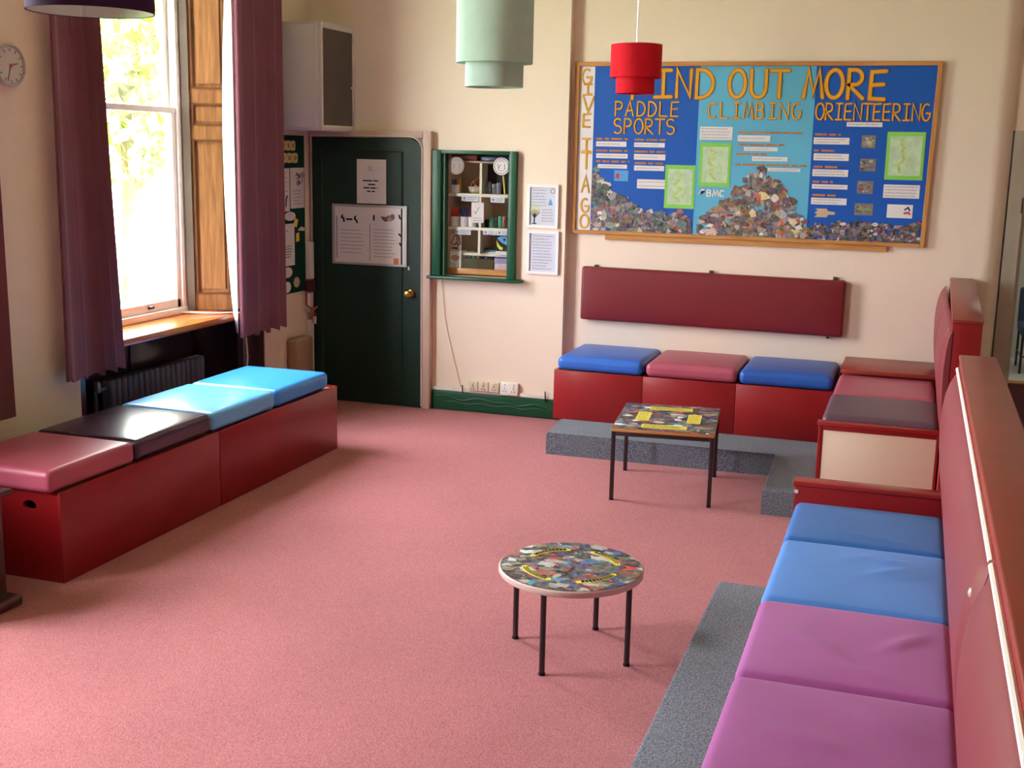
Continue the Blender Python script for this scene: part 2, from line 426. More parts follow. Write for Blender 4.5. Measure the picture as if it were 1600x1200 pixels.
# back wall: left part with the serving hatch, recessed part, rounded corner, doorway wall
HX0, HX1, HZ0, HZ1 = -3.36, -2.815, 1.03, 1.952
b = BM()
box(b, WX, HX0, YB, 8.76, 0, ZC); box(b, HX1, -2.402, YB, 8.76, 0, ZC)
box(b, HX0, HX1, YB, 8.76, 0, HZ0); box(b, HX0, HX1, YB, 8.76, HZ1, ZC)
box(b, HX0, HX1, 8.72, 8.76, HZ0, HZ1)
prof = [(-2.402, 8.70), (-2.402, YR), (.433, YR), (.468, YR+.004), (.497, YR+.016), (.522, YR+.035), (.542, YR+.06), (.551, YD), (.551, 8.70)]
prism(b, prof, 0, ZC)
box(b, .551, 1.48, YD, 8.70, 2.162, ZC); box(b, 1.48, XR, YD, 8.70, 0, ZC)
struct('wall_back', b, CREAM)
b = BM(); box(b, XR, XR+.2, YREAR-.2, 13.2, 0, ZC); struct('wall_right', b, mat('buff_wall', (196, 176, 158), .75, .2, .03, 3))  # unseen wall, its tone set for the bounce light it returns
b = BM()
box(b, WX, XR, YREAR-.2, YREAR, 0, ZC); struct('wall_rear', b, DARKWALL)
# room beyond the doorway
b = BM(); box(b, -.6, XR, 11.56, 13.2, -.12, 0); struct('floor_beyond', b, VINYLF)
b = BM(); box(b, -.6, XR, 8.70, 11.42, 0, .004); struct('floor_passage', b, DARKC)
b = BM(); box(b, -.6, XR, 11.42, 11.56, -.12, .012, .004); struct('trim_1', b, PINE, label='orange wooden threshold strip between dark carpet and pale floor')
b = BM(); box(b, -.6, XR, 13.0, 13.2, 0, ZC); struct('wall_beyond', b, mat('pale_green_white', (214, 224, 218), .7, .2, .02, 3))
b = BM(); box(b, -.7, -.6, 8.70, 13.2, 0, ZC); struct('wall_passage', b, CREAM)
# doorway lining
b = BM()
box(b, .563, .655, YD-.012, YD+.16, 0, 2.162, .004); box(b, 1.39, 1.478, YD-.012, YD+.16, 0, 2.162, .004); box(b, .655, 1.39, YD-.012, YD+.16, 2.088, 2.162, .004)
box(b, .655, .68, YD+.06, YD+.16, 0, 2.088); box(b, 1.365, 1.39, YD+.06, YD+.16, 0, 2.088)
d2 = struct('door_2', b, mat('grey_white_frame', (186, 176, 164), .5, .35, .04, 7), label='grey white door lining of the open doorway on the right')
b = BM(); box(b, .646, .654, YD-.018, YD-.008, 1.635, 1.734, .002); struct('hinge', b, BLACKM, d2)
# globe lamp added to light the far room (out of sight above the doorway)
lt = thing('added_globe_light', 'added unseen white globe light in the far room beyond the doorway', 'lamp', (1.4, 11.6, ZC-.3))
b = BM(); lathe(b, [(.001, -.14), (.09, -.11), (.14, 0), (.1, .1), (.05, .14)], lt.location); 
GLOBE = mat('added_light_globe', (250, 246, 236)); GLOBE.node_tree.nodes['Principled BSDF'].inputs['Emission Color'].default_value = (1, .96, .9, 1)
GLOBE.node_tree.nodes['Principled BSDF'].inputs['Emission Strength'].default_value = 22
obj('globe', b, GLOBE, lt)
b = BM(); lathe(b, [(.06, .14), (.06, .2), (.02, .21), (.02, .3)], lt.location); obj('fitting', b, WHITE, lt)

# baseboards
b = BM(); box(b, -3.43, -2.405, YB-.022, YB, .004, .146, .006); bb = struct('baseboard_back', b, GREEN2)
b = BM()
pts = []
for i in range(41):
    t = i/40; pts.append((-3.40+t*.98, YB-.028, .105+.016*math.sin(t*21)*math.sin(t*5+.4)-.02*t))
tube(b, pts, .0035, 6); tube(b, [(-3.30+.06*i, YB-.026, .066+.008*math.sin(i*1.7)) for i in range(15)], .0028, 6)
struct('cable', b, GREEN2, bb)
b = BM(); tube(b, [(-3.17, YB-.03, .14), (-3.172, YB-.03, .19), (-3.18, YB-.012, .2)], .005, 6); tube(b, [(-2.51, YB-.03, .13), (-2.512, YB-.03, .2), (-2.52, YB-.012, .205)], .005, 6)
struct('pipe_stub', b, BLACKM, bb)
b = BM(); box(b, -3.42, -2.405, YB-.016, YB, .149, .176, .003); struct('trim_2', b, WHITE, label='white cable trunking above the green baseboard')
b = BM(); box(b, WX, WX+.02, 7.64, YB, 0, .17, .005); box(b, WX, WX+.02, 4.60, 5.54, 0, .17, .005); struct('baseboard_left', b, mat('dark_navy_gloss', (30, 30, 54), .3, .5, .05, 6))

# ------------------------------------------------------------------ windows
def window(i, y0, y1, shown):
    gx = WX-.33; ya, yb = y0+.20, y1-.57 if shown else y1-.2
    if shown: ya, yb = y0+.2, 7.08
    b = BM()
    for a, c in ((ya, ya+.06), (yb-.06, yb)): box(b, gx-.06, gx+.05, a, c, .84, 3.44, .006)
    box(b, gx-.06, gx+.05, ya, yb, 3.36, 3.44, .006); box(b, gx-.06, gx+.06, ya, yb, .82, .865, .005)
    W = struct('window_%d' % i, b, WHITE)
    b = BM()                                    # lower sash, nearer the room
    for a, c in ((ya+.06, ya+.10), (yb-.10, yb-.06)): box(b, gx-.005, gx+.03, a, c, .865, 2.20, .004)
    box(b, gx-.005, gx+.03, ya+.06, yb-.06, .865, .925, .004); box(b, gx-.005, gx+.035, ya+.06, yb-.06, 2.165, 2.205, .004)
    lo = struct('lower_sash', b, WHITE, W)
    b = BM(); box(b, gx+.010, gx+.014, ya+.09, yb-.09, .915, 2.17); struct('glass', b, GLASS, lo)
    b = BM(); box(b, gx+.03, gx+.05, (ya+yb)/2+.22, (ya+yb)/2+.27, .89, .91, .004); struct('sash_lift', b, BLACKM, lo)
    b = BM()
    for a, c in ((ya+.06, ya+.10), (yb-.10, yb-.06)): box(b, gx-.045, gx-.01, a, c, 2.17, 3.37, .004)
    box(b, gx-.045, gx-.01, ya+.06, yb-.06, 3.3, 3.37, .004); box(b, gx-.045, gx-.01, ya+.06, yb-.06, 2.17, 2.205, .004)
    us = struct('upper_sash', b, WHITE, W)
    b = BM(); box(b, gx-.03, gx-.026, ya+.09, yb-.09, 2.2, 3.31); struct('glass', b, GLASS, us)
    # panelled shutters folded into the splayed reveals
    for side in ((0, 1) if shown else ()):
        if side: A, Bp = Vector((gx+.05, yb-.005)), Vector((WX-.005, 7.225))
        else: A, Bp = Vector((gx+.05, ya+.005)), Vector((WX-.005, y0+.02))
        d = (Bp-A); Ln = d.length; d.normalize(); nrm = Vector((d.y, -d.x)) if side else Vector((d.y, -d.x))*1
        if not side: nrm = Vector((-d.y, d.x))
        if (side and nrm.y > 0) or (not side and nrm.y < 0): nrm = -nrm
        f = lambda u, v, w, A=A, d=d, nrm=nrm: (A.x+d.x*u+nrm.x*w, A.y+d.y*u+nrm.y*w, v)
        b = BM(); prism(b, [(0, .83), (Ln, .83), (Ln, 3.44), (0, 3.44)], -.03, 0, f)
        s = Ln*.2; e = Ln*.93
        def fr(u0, u1, v0, v1, w):
            prism(b, [(u0, v0), (u1, v0), (u1, v1), (u0, v1)], 0, w, f)
        fr(s*.8, s, .86, 3.42, .012); fr(e, Ln, .86, 3.42, .012)
        for v0, v1 in ((.84, .95), (2.0, 2.09), (2.24, 2.33), (3.32, 3.43)): fr(s, e, v0, v1, .012)
        sh = struct('shutter', b, OAK, W)
        b = BM(); fr(0, s*.79, .84, 3.43, .026); struct('sash_box', b, mat('grey_brown_wood', (92, 78, 68), .5, .35, .12, 6), W)
        b = BM()
        for v0, v1 in ((.95, 2.0), (2.09, 2.24), (2.33, 3.32)):
            g = .012
            for u0, u1, p0, p1 in ((s, e, v0, v0+g), (s, e, v1-g, v1), (s, s+g, v0, v1), (e-g, e, v0, v1)):
                prism(b, [(u0, p0), (u1, p0), (u1, p1), (u0, p1)], 0, .018, f)
        struct('moulding', b, mat('dark_moulding', (92, 56, 30), .35, .5, .15, 12), sh)
        b = BM()
        for v0, v1 in ((.95, 2.0), (2.09, 2.24), (2.33, 3.32)):
            i0 = .035 if v1-v0 > .2 else .028
            prism(b, [(s+i0, v0+i0), (e-i0, v0+i0), (e-i0, v1-i0), (s+i0, v1-i0)], 0, .008, f)
        struct('raised_panel', b, OAK, sh)
    if shown:
        b = BM(); box(b, gx-.08, WX-.002, 7.225, y1, .84, 3.44); struct('architrave', b, WHITE, W)
        b = BM(); box(b, gx+.02, -4.395, y0+.005, 7.255, .775, .82, .008); struct('sill', b, SILLW, W)
        b = BM(); box(b, gx-.09, gx-.03, y0, y1, 0, .84); box(b, gx-.03, WX-.01, 7.26, y1, 0, .84)
        box(b, gx-.03, gx-.015, y0+.12, 6.4, .12, .68, .006); box(b, gx-.03, gx-.015, 6.5, 7.2, .12, .68, .006)
        box(b, WX-.01, WX-.002, 7.32, 7.56, .12, .72, .004); box(b, gx-.03, WX-.005, y0, y0+.05, 0, .78)
        struct('lower_panel', b, DARKW, W)
    else:
        b = BM(); box(b, gx-.08, WX-.01, y0, y0+.2, 0, 3.44); box(b, gx-.08, WX-.01, y1-.2, y1, 0, 3.44); struct('reveal', b, OAK, W)
        b = BM(); box(b, gx-.08, WX+.03, y0+.2, y1-.2, .78, .82, .006); struct('sill', b, SILLW, W)
        b = BM(); box(b, gx-.08, gx, y0+.2, y1-.2, 0, .8); struct('lower_panel', b, DARKW, W)
    return W
for i, (a, c) in enumerate(WINS): window(i+1, a, c, i == 0)

# ------------------------------------------------------------------ curtains
def curtain(path, z0, z1, label, lining=None):
    """path: list of (x, y_bottom, y_top); heavy sheet with folds"""
    b = BM(); rows = 14; G = []
    for k in range(rows+1):
        t = k/rows; z = z0+(z1-z0)*t
        row = []
        for i, (x, yb_, yt) in enumerate(path):
            row.append(Vector((x, yb_+(yt-yb_)*t**.8, z + (.012*math.sin(i*.9) if k == 0 else 0))))
        G.append(row)
    n = len(path)
    F = [[b.verts.new(p) for p in r] for r in G]; K = [[b.verts.new(p+Vector((-.018, 0, 0))) for p in r] for r in G]
    for k in range(rows):
        for i in range(n-1):
            b.faces.new((F[k][i], F[k][i+1], F[k+1][i+1], F[k+1][i])); b.faces.new((K[k][i], K[k+1][i], K[k+1][i+1], K[k][i+1]))
        b.faces.new((F[k][0], F[k+1][0], K[k+1][0], K[k][0])); b.faces.new((F[k][-1], K[k][-1], K[k+1][-1], F[k+1][-1]))
    for i in range(n-1):
        b.faces.new((F[0][i], K[0][i], K[0][i+1], F[0][i+1])); b.faces.new((F[-1][i], F[-1][i+1], K[-1][i+1], K[-1][i]))
    return tag(obj('curtain', b, CURT, smooth=60), label, 'curtain', 'maroon window curtains')
def folds(y0b, y1b, y0t, y1t, n, amp, x=-4.35, flat=0):
    P = []; N = n*8
    for i in range(N+1):
        t = i/N; ph = 2*math.pi*n*t
        a = amp*(.25 if t < flat else 1)
        P.append((x+a*math.sin(ph)+a*.3*math.sin(2.3*ph+1), y0b+(y1b-y0b)*t+.012*math.sin(ph*1.0+1.2), y0t+(y1t-y0t)*t+.012*math.sin(ph+1.2)))
    return P
c1 = curtain(folds(5.33, 5.83, 5.345, 5.70, 4, .028, flat=.4), .665, 3.40, 'maroon curtain hanging left of the window, above the dark purple cushion')
c2 = curtain(folds(7.085, 7.70, 7.10, 7.70, 4, .024, -4.325), .665, 3.40, 'maroon curtain hanging right of the window, beside the green noticeboard')
c3 = curtain(folds(3.45, 4.90, 3.45, 4.88, 7, .028), .56, 3.40, 'maroon curtain edge at the far left, below the wall clock')  # unseen breadth drawn wide to block light from the second window
# pale lining turned back towards the window on the right curtain
b = BM(); n = 20; A = []; Bv = []
for k in range(n+1):
    t = k/n; z = .70+2.7*t
    s = .02+.10*math.sin(math.pi*min(1, t*1.1))**.7
    A.append(b.verts.new((-4.345, 7.083+.012*t, z))); Bv.append(b.verts.new((-4.345-s, 7.083+s*.5, z)))
for k in range(n): b.faces.new((A[k], Bv[k], Bv[k+1], A[k+1]))
so = obj('lining', b, LINING, c2)
md = so.modifiers.new('s', 'SOLIDIFY'); md.thickness = .003; md.offset = 1
rod = BM(); tube(rod, [(-4.36, 5.1, 3.43), (-4.36, 7.85, 3.43)], .018, 12)
rd = tag(obj('curtain_rail', rod, BRASS), 'brass curtain rail above the window', 'curtain rail')
for yy in (5.2, 7.75):
    b = BM(); box(b, WX, -4.36, yy-.012, yy+.012, 3.42, 3.44); obj('bracket', b, BRASS, rd)

# radiator under the window
rad = thing('radiator', 'dark painted column radiator under the window sill', 'radiator', (-4.6, 6.5, .1))
ns = 18; ya, yb = 6.0, 7.03
for i in range(ns):
    yc = ya+(i+.5)*(yb-ya)/ns; b = BM(); h = (yb-ya)/ns*.475
    box(b, -4.655, -4.575, yc-h, yc+h, .12, .54, .018, 3); obj('section', b, IRON, rad)
b = BM(); tube(b, [(-4.615, ya, .17), (-4.615, yb, .17)], .02, 10); tube(b, [(-4.615, ya, .49), (-4.615, yb, .49)], .02, 10)
box(b, -4.64, -4.6, ya+.03, ya+.06, 0, .14); box(b, -4.64, -4.6, yb-.06, yb-.03, 0, .14); obj('header_pipe', b, IRON, rad)
b = BM(); tube(b, [(-4.615, ya, .49), (-4.615, ya-.09, .49), (-4.615, ya-.1, .47), (-4.615, ya-.1, 0)], .012, 10); v = obj('feed_pipe', b, IRON, rad)
b = BM(); lathe(b, [(.001, -.03), (.022, -.025), (.022, .03), (.016, .045), (.001, .046)], (-4.615, ya-.08, .5), 14); obj('valve', b, mat('steel_valve', (120, 116, 112), .3, .5, .05, 9, metal=.8), v)

# cable over the sill
b = BM(); tube(b, [(-4.73, 6.98, .832), (-4.66, 7.03, .828), (-4.58, 7.06, .827), (-4.5, 7.10, .827), (-4.42, 7.19, .827), (-4.388, 7.22, .82), (-4.387, 7.25, .7), (-4.387, 7.27, .5), (-4.39, 7.24, .3), (-4.40, 7.22, .02)], .005, 8)
tag(obj('cable', b, WHITE), 'white cable lying over the window sill and hanging behind the bench', 'cable')

# clock
ck = thing('wall_clock', 'round white wall clock on the left wall above the curtain edge', 'clock', (WX, 5.115, 2.24))
def disc(rad_, w0, w1, n=40, cy=5.115, cz=2.34):
    b = BM(); prism(b, [(cy+rad_*math.cos(6.2832*i/n), cz+rad_*math.sin(6.2832*i/n)) for i in range(n)], w0, w1, on_x(WX)); return b
obj('face', disc(.096, 0, .025), mat('clock_face', (206, 196, 192), .5, .3, .02, 9), ck)
b = BM(); tube(b, [(WX+.027, 5.115+.1*math.cos(6.2832*i/40), 2.34+.1*math.sin(6.2832*i/40)) for i in range(40)], .008, 8, True); obj('rim', b, mat('clock_rim', (184, 172, 170), .4, .4, .03, 9), ck)
b = BM(); ribbon(b, on_x(WX), [(5.115, 2.34), (5.165, 2.352)], .007, .027, .03); obj('hand', b, GREYINK, ck); b = BM(); ribbon(b, on_x(WX), [(5.115, 2.34), (5.09, 2.265)], .006, .027, .03); obj('hand', b, GREYINK, ck)
for k in range(12):
    b = BM(); a = k*math.pi/6; ribbon(b, on_x(WX), [(5.115+.074*math.cos(a), 2.34+.074*math.sin(a)), (5.115+.084*math.cos(a), 2.34+.084*math.sin(a))], .006, .026, .028); obj('hour_mark', b, GREYINK, ck, smooth=0)
b = disc(.008, .03, .033, 14); obj('centre_pin', b, REDP, ck)

# ------------------------------------------------------------------ outside the window
b = BM(); box(b, -60, WX-.45, -30, 60, -1.4, -1.3); struct('lawn', b, GRASS)
def tree(x, y, zc, rx, rz, n, label):
    t = thing('tree', label, 'tree', (x, y, -1.3), 'trees outside the window')
    b = BM(); pts = [(x, y, -1.3), (x+.1, y, zc*.4), (x, y+.1, zc)]; tube(b, pts, .22, 8); obj('trunk', b, BARK, t)
    b = BM()
    for k in range(n):
        u = Vector((random.gauss(0, 1), random.gauss(0, 1), random.gauss(0, 1))); u.normalize(); u *= random.random()**.35
        p = Vector((x+u.x*rx, y+u.y*rx, zc+u.z*rz)); s = random.uniform(.12, .28)
        a = Vector((random.gauss(0, 1), random.gauss(0, 1), random.gauss(0, 1))).normalized(); c = a.cross(Vector((.3, .5, .8))).normalized()
        quad(b, p-a*s, p-c*s*.6, p+a*s, p+c*s*.6)
    obj('foliage', b, LEAF, t, smooth=0)
tree(-15.5, 21.2, 3.6, 2.5, 2.6, 2600, 'pale green tree seen through the window beside the white wall')
tree(-26, 25.5, 4.2, 3.4, 3.2, 2200, 'pale green tree further off through the window, taller one')
hs = thing('house', 'sunlit white house wall seen through the right half of the window', 'house', (-18, 30, -1.3))
b = BM(); box(b, -19, -13, 25.2, 36, -1.3, 9, .02); obj('wall', b, RENDER, hs)
b = BM(); prism(b, [(-19.4, 9), (-12.6, 9), (-16, 11.5)], 24.9, 36.3, lambda u, v, w_: (u, w_, v)); obj('roof', b, ROOF, hs)
b = BM()
for k in range(500):
    x = random.uniform(-16.5, -13.2); y = 19.2+random.uniform(-.5, .5); z = -1.3+1.5*random.random(); s = random.uniform(.08, .16)
    a = Vector((random.gauss(0, 1), random.gauss(0, 1), random.gauss(0, 1))).normalized(); c = a.cross(Vector((.3, .5, .8))).normalized(); p = Vector((x, y, z))
    quad(b, p-a*s, p-c*s*.7, p+a*s, p+c*s*.7)
tag(obj('hedge', b, mat('pale_hedge', (150, 160, 170), .7, .2, .3, 3), smooth=0), 'low pale bluish hedge seen low through the window', 'hedge')

# ------------------------------------------------------------------ door and things in the far corner
b = BM(); box(b, WX+.02, -4.425, YB-.06, YB, 0, 2.095, .004); box(b, -3.50, -3.435, YB-.06, YB, 0, 2.095, .004); box(b, -4.425, -3.50, YB-.06, YB, 2.045, 2.095, .004)
struct('trim_3', b, mat('pinkish_architrave', (206, 178, 166), .5, .35, .03, 7), label='pinkish white architrave round the green door')
b = BM(); r = .11; x0, x1, zt = -4.42, -3.508, 2.04
pts = [(x0, .006), (x1, .006), (x1, zt-r)] + [(x1-r+r*math.cos(R(a)), zt-r+r*math.sin(R(a))) for a in range(15, 91, 15)] + [(x0, zt)]
prism(b, pts, .0, .045, on_y(YB-.002))
D = struct('door_1', b, GREEN, label='dark green painted door with rounded top corner in the back left corner')
b = BM(); tube(b, [(-4.34, YB-.047, .12), (-3.67, YB-.047, .12), (-3.67, YB-.047, 1.94), (-4.34, YB-.047, 1.94)], .009, 8, True)
struct('panel_moulding', b, GREEN, D)
b = BM(); kx, kz = -3.60, .885
M4 = Matrix.Translation((kx, YB-.047, kz)) @ Matrix.Rotation(R(90), 4, 'X')
lathe(b, [(.001, 0), (.03, 0), (.03, .006), (.012, .012), (.011, .03), (.026, .038), (.03, .052), (.022, .066), (.001, .07)], (0, 0, 0), 24)
for v in b.verts: v.co = M4 @ v.co
struct('knob', b, BRASS, D, 'brass knob')
b = BM(); box(b, -3.62, -3.605, YB-.052, YB-.047, 1.06, 1.09, .002); struct('keyhole_plate', b, WHITE, D)
b = BM(); x1 = -3.502; tube(b, [(-4.3, YB-.064, 2.054), (x1-.10, YB-.064, 2.052)] + [(x1-.10+.10*math.cos(R(a)), YB-.064, 1.952+.10*math.sin(R(a))) for a in range(75, -1, -15)] + [(x1, YB-.064, 1.0), (x1+.004, YB-.064, .02)], .0055, 8)
tag(obj('cable', b, METALW), 'thin pale cable curving round the top right of the green door', 'cable')
# notices on the door
n1 = thing('framed_notice', 'small portrait white notice on the green door, above the wide one', 'notice', (-3.92, YB-.047, 1.551))
f = on_y(YB-.049)
sheet('paper', f, (-4.039, -3.798, 1.551, 1.881), PAPER, n1, .004)
b = BM()
for rc in ((-4.039, -4.024, 1.551, 1.881), (-3.813, -3.798, 1.551, 1.881), (-4.024, -3.813, 1.551, 1.566), (-4.024, -3.813, 1.866, 1.881)):
    prism(b, [(rc[0], rc[2]), (rc[1], rc[2]), (rc[1], rc[3]), (rc[0], rc[3])], .003, .008, f)
obj('border', b, WHITE, n1)
b = BM()
for (a, c, z) in ((-3.99, -3.86, 1.722), (-3.945, -3.885, 1.694), (-3.985, -3.865, 1.668), (-3.955, -3.89, 1.642)): scribble(b, f, (a, c, z-.009, z+.009), 1, .010, .006, .05, .0035)
obj('printed_lines', b, INK, n1, smooth=0)
b = BM(); ribbon(b, f, [(-3.945, 1.83), (-3.93, 1.81), (-3.915, 1.83)], .004, .004, .006); scribble(b, f, (-3.95, -3.905, 1.795, 1.805), 1, .005, .006, 0); obj('small_crest', b, GREYINK, n1, smooth=0)
n2 = thing('framed_notice', 'wide landscape white timetable board on the green door', 'notice', (-3.937, YB-.047, 1.084))
sheet('paper', f, (-4.248, -3.626, 1.084, 1.541), PAPER, n2, .004)
b = BM()
for rc in ((-4.248, -4.228, 1.084, 1.541), (-3.646, -3.626, 1.084, 1.541), (-4.228, -3.646, 1.084, 1.10), (-4.228, -3.646, 1.523, 1.541)):
    prism(b, [(rc[0], rc[2]), (rc[1], rc[2]), (rc[1], rc[3]), (rc[0], rc[3])], .003, .012, f)
obj('frame', b, mat('silver_frame', (176, 168, 176), .35, .5, .04, 9, metal=.2), n2)
for q, rows_ in (((-4.18, -3.97, 1.16, 1.36), 7), ((-3.90, -3.72, 1.14, 1.37), 9)):
    for k in range(rows_):
        z1_ = q[3]-(q[3]-q[2])*k/rows_; b = BM(); scribble(b, f, (q[0], q[1], z1_-(q[3]-q[2])/rows_, z1_), 1, .004, .006, .2); obj('printed_line', b, GREYINK, n2, smooth=0)
b = BM(); prism(b, [(-4.216, 1.13), (-4.208, 1.13), (-4.208, 1.45), (-4.216, 1.45)], .003, .0055, f); obj('margin_column', b, GREYINK, n2, smooth=0)
b = BM(); prism(b, [(-3.935, 1.11), (-3.931, 1.11), (-3.931, 1.40), (-3.935, 1.40)], .003, .006, f); obj('fold_line', b, GREYINK, n2, smooth=0)
for st in ([(-4.165, 1.455), (-4.17, 1.44), (-4.155, 1.435), (-4.15, 1.41)], [(-4.055, 1.45), (-4.06, 1.43), (-4.045, 1.42), (-4.04, 1.405)], [(-4.125, 1.427), (-4.085, 1.427)], [(-3.90, 1.46), (-3.90, 1.43)], [(-3.69, 1.47), (-3.685, 1.45), (-3.675, 1.445)], [(-3.69, 1.33), (-3.675, 1.315)], [(-3.685, 1.26), (-3.675, 1.245)]):
    b = BM(); ribbon(b, f, st, .014, .003, .006); obj('heading_mark', b, INK, n2, smooth=0)
collage('picture', f, lambda x, y: True, 10, .02, (-3.81, -3.74, 1.44, 1.475), n2, .0045, [(90, 80, 110), (130, 100, 120), (180, 110, 90)])
sheet('orange_logo', f, (-3.735, -3.695, 1.10, 1.145), mat('orange_print', (206, 116, 70), .5, .3, .05, 9), n2, .006)

# framed notices right of the hatch
def framed(name, label, rc, paperm):
    x0, x1, z0, z1 = rc
    t = thing(name, label, 'notice', ((x0+x1)/2, YB, z0), 'white framed notices right of the hatch'); f = on_y(YB)
    sheet('paper', f, (x0+.01, x1-.01, z0+.01, z1-.01), paperm, t, .008)
    b = BM(); g = .020
    for q in ((x0, x0+g, z0, z1), (x1-g, x1, z0, z1), (x0+g, x1-g, z0, z0+g), (x0+g, x1-g, z1-g, z1)):
        prism(b, [(q[0], q[2]), (q[1], q[2]), (q[1], q[3]), (q[0], q[3])], 0, .018, f)
    obj('frame', b, mat('bright_white_frame', (236, 232, 236), .4, .4, .02, 9), t); return t, f
t, f = framed('framed_notice', 'white framed notice with a tree drawing, upper of two right of the hatch', (-2.692, -2.456, 1.419, 1.731), PAPERB)
b = BM(); scribble(b, f, (-2.65, -2.54, 1.57, 1.70), 6, .004, .010, .25, .008); scribble(b, f, (-2.58, -2.49, 1.46, 1.56), 5, .004, .010, .2, .008); obj('printed_lines', b, GREYINK, t, smooth=0)
b = BM(); ribbon(b, f, [(-2.638, 1.452), (-2.635, 1.52)], .008, .008, .0105)
for a in range(-60, 61, 20): ribbon(b, f, [(-2.636, 1.49), (-2.635+.04*math.sin(R(a)), 1.505+.045*math.cos(R(a)))], .0035, .008, .010)
ribbon(b, f, [(-2.652, 1.449), (-2.622, 1.449)], .006, .008, .010); obj('tree_drawing', b, INK, t, smooth=0)
b = BM(); prism(b, [(-2.635+.04*math.cos(.3*k), 1.545+.035*math.sin(.3*k)) for k in range(21)], .008, .0093, f); obj('tree_crown_wash', b, mat('pale_leaf_wash', (206, 204, 170), .6, .2, .08, 30), t, smooth=0)
b = BM(); ribbon(b, f, arc(-2.50, 1.685, .016, .016, 0, 360, 16), .005, .008, .010); obj('ring_logo', b, GREYINK, t, smooth=0)
b = BM(); prism(b, [(-2.535, 1.585), (-2.50, 1.585), (-2.508, 1.61), (-2.517, 1.632), (-2.526, 1.61)], .008, .010, f); obj('blue_figure', b, SKYB, t, smooth=0)
t, f = framed('framed_notice', 'white framed page of plain text, lower of two right of the hatch', (-2.688, -2.445, 1.082, 1.398), PAPERB)
b = BM(); scribble(b, f, (-2.64, -2.49, 1.11, 1.37), 12, .004, .010, .3, .008); obj('printed_lines', b, GREYINK, t, smooth=0)

# sockets above the trunking
def socket(x0, x1, z0, z1, label, gang, m_):
    t = thing('wall_socket', label, 'socket', ((x0+x1)/2, YB, z0), 'sockets above the green baseboard')
    b = BM(); box(b, x0, x1, YB-.035, YB, z0, z1, .006); obj('faceplate', b, m_, t)
    for g in range(gang):
        cx = x0+(x1-x0)*(g+.5)/gang; cz = (z0+z1)/2-.008; b = BM()
        for dx, dz in ((0, .012), (-.011, -.010), (.011, -.010)): box(b, cx+dx-.003, cx+dx+.003, YB-.0365, YB-.034, cz+dz-.004, cz+dz+.004)
        obj('pin_holes', b, INK, t); b = BM(); box(b, cx-.006, cx+.006, YB-.04, YB-.034, z1-.024, z1-.006, .002); obj('switch', b, m_, t)
cr = mat('cream_plastic', (222, 208, 184), .4, .4, .03, 12)
socket(-3.127, -3.047, .170, .242, 'cream single socket, first from the green door', 1, cr)
socket(-3.043, -2.963, .170, .245, 'cream single socket, middle one of the row', 1, cr)
socket(-2.959, -2.879, .170, .246, 'cream single socket, touching the white double socket', 1, cr)
socket(-2.868, -2.728, .158, .252, 'white double socket at the right end of the socket row', 2, mat('white_plastic', (238, 232, 226), .35, .4, .02, 12))
b = BM(); tube(b, [(-3.36, YB-.006, 1.0), (-3.33, YB-.006, .7), (-3.27, YB-.006, .45), (-3.2, YB-.006, .2), (-3.19, YB-.006, .175)], .0022, 6); tag(obj('cable', b, CREAMP), 'thin cream cable running down the wall below the hatch', 'cable')

# wall cabinet and things on the left wall by the door
cb = thing('wall_cabinet', 'white wall cabinet with a dark glazed door high in the left corner', 'cabinet', (-4.27, 8.05, 2.08))
b = BM(); box(b, WX, -4.10, 7.83, 8.366, 2.08, 2.835, .006); obj('body', b, mat('off_white_laminate', (204, 194, 194), .5, .35, .02, 6), cb)
b = BM(); box(b, WX+.002, -4.13, 7.818, 7.83, 2.10, 2.815, .004); obj('side_panel', b, MATS['off_white_laminate'], cb)
b = BM()
for q in ((7.83, 7.86, 2.08, 2.835), (8.336, 8.366, 2.08, 2.835), (7.86, 8.336, 2.08, 2.12), (7.86, 8.336, 2.795, 2.835)): box(b, -4.10, -4.078, q[0], q[1], q[2], q[3], .003)
dr = obj('door', b, MATS['off_white_laminate'], cb)
b = BM(); box(b, -4.10, -4.086, 7.86, 8.336, 2.12, 2.795); obj('glazing', b, DGLASS, dr)
b = BM(); lathe(b, [(.001, 0), (.008, .002), (.01, .01), (.001, .016)], (0, 0, 0), 14)
for v in b.verts: v.co = Vector((-4.078+v.co.z, 8.30+v.co.x, 2.40+v.co.y))
obj('knob', b, METALW, dr)
nb = thing('noticeboard', 'dark green noticeboard with pinned papers between curtain and green door', 'noticeboard', (WX, 8.0, .87))
b = BM(); box(b, WX+.003, WX+.018, 7.74, 8.22, .873, 2.045, .003); obj('board', b, mat('dark_green_felt', (24, 66, 54), .9, .1, .06, 30), nb)
f = on_x(WX+.018)
def note(name, rc, m_, label):
    return sheet(name, f, rc, m_, None, .003)
def pinned(label, rc, m_, draw=None):
    t = thing('pinned_paper', label, 'paper', (WX+.018, (rc[0]+rc[1])/2, rc[2]), 'papers pinned on the green noticeboard')
    sheet('paper', f, rc, m_, t, .003)
    if draw: draw(t, rc)
def d1(t, rc):
    b = BM(); scribble(b, f, (rc[0]+.03, rc[1]-.02, rc[2]+.1, rc[3]-.02), 6, .004, .005, .3, .003); obj('printed_lines', b, GREYINK, t, smooth=0)
    b = BM(); ribbon(b, f, [(7.86, 1.53), (7.87, 1.57), (7.89, 1.60)], .016, .003, .006); ribbon(b, f, [(7.92, 1.53), (7.925, 1.58), (7.94, 1.60)], .016, .003, .006); obj('blue_figures', b, NAVYP, t, smooth=0)
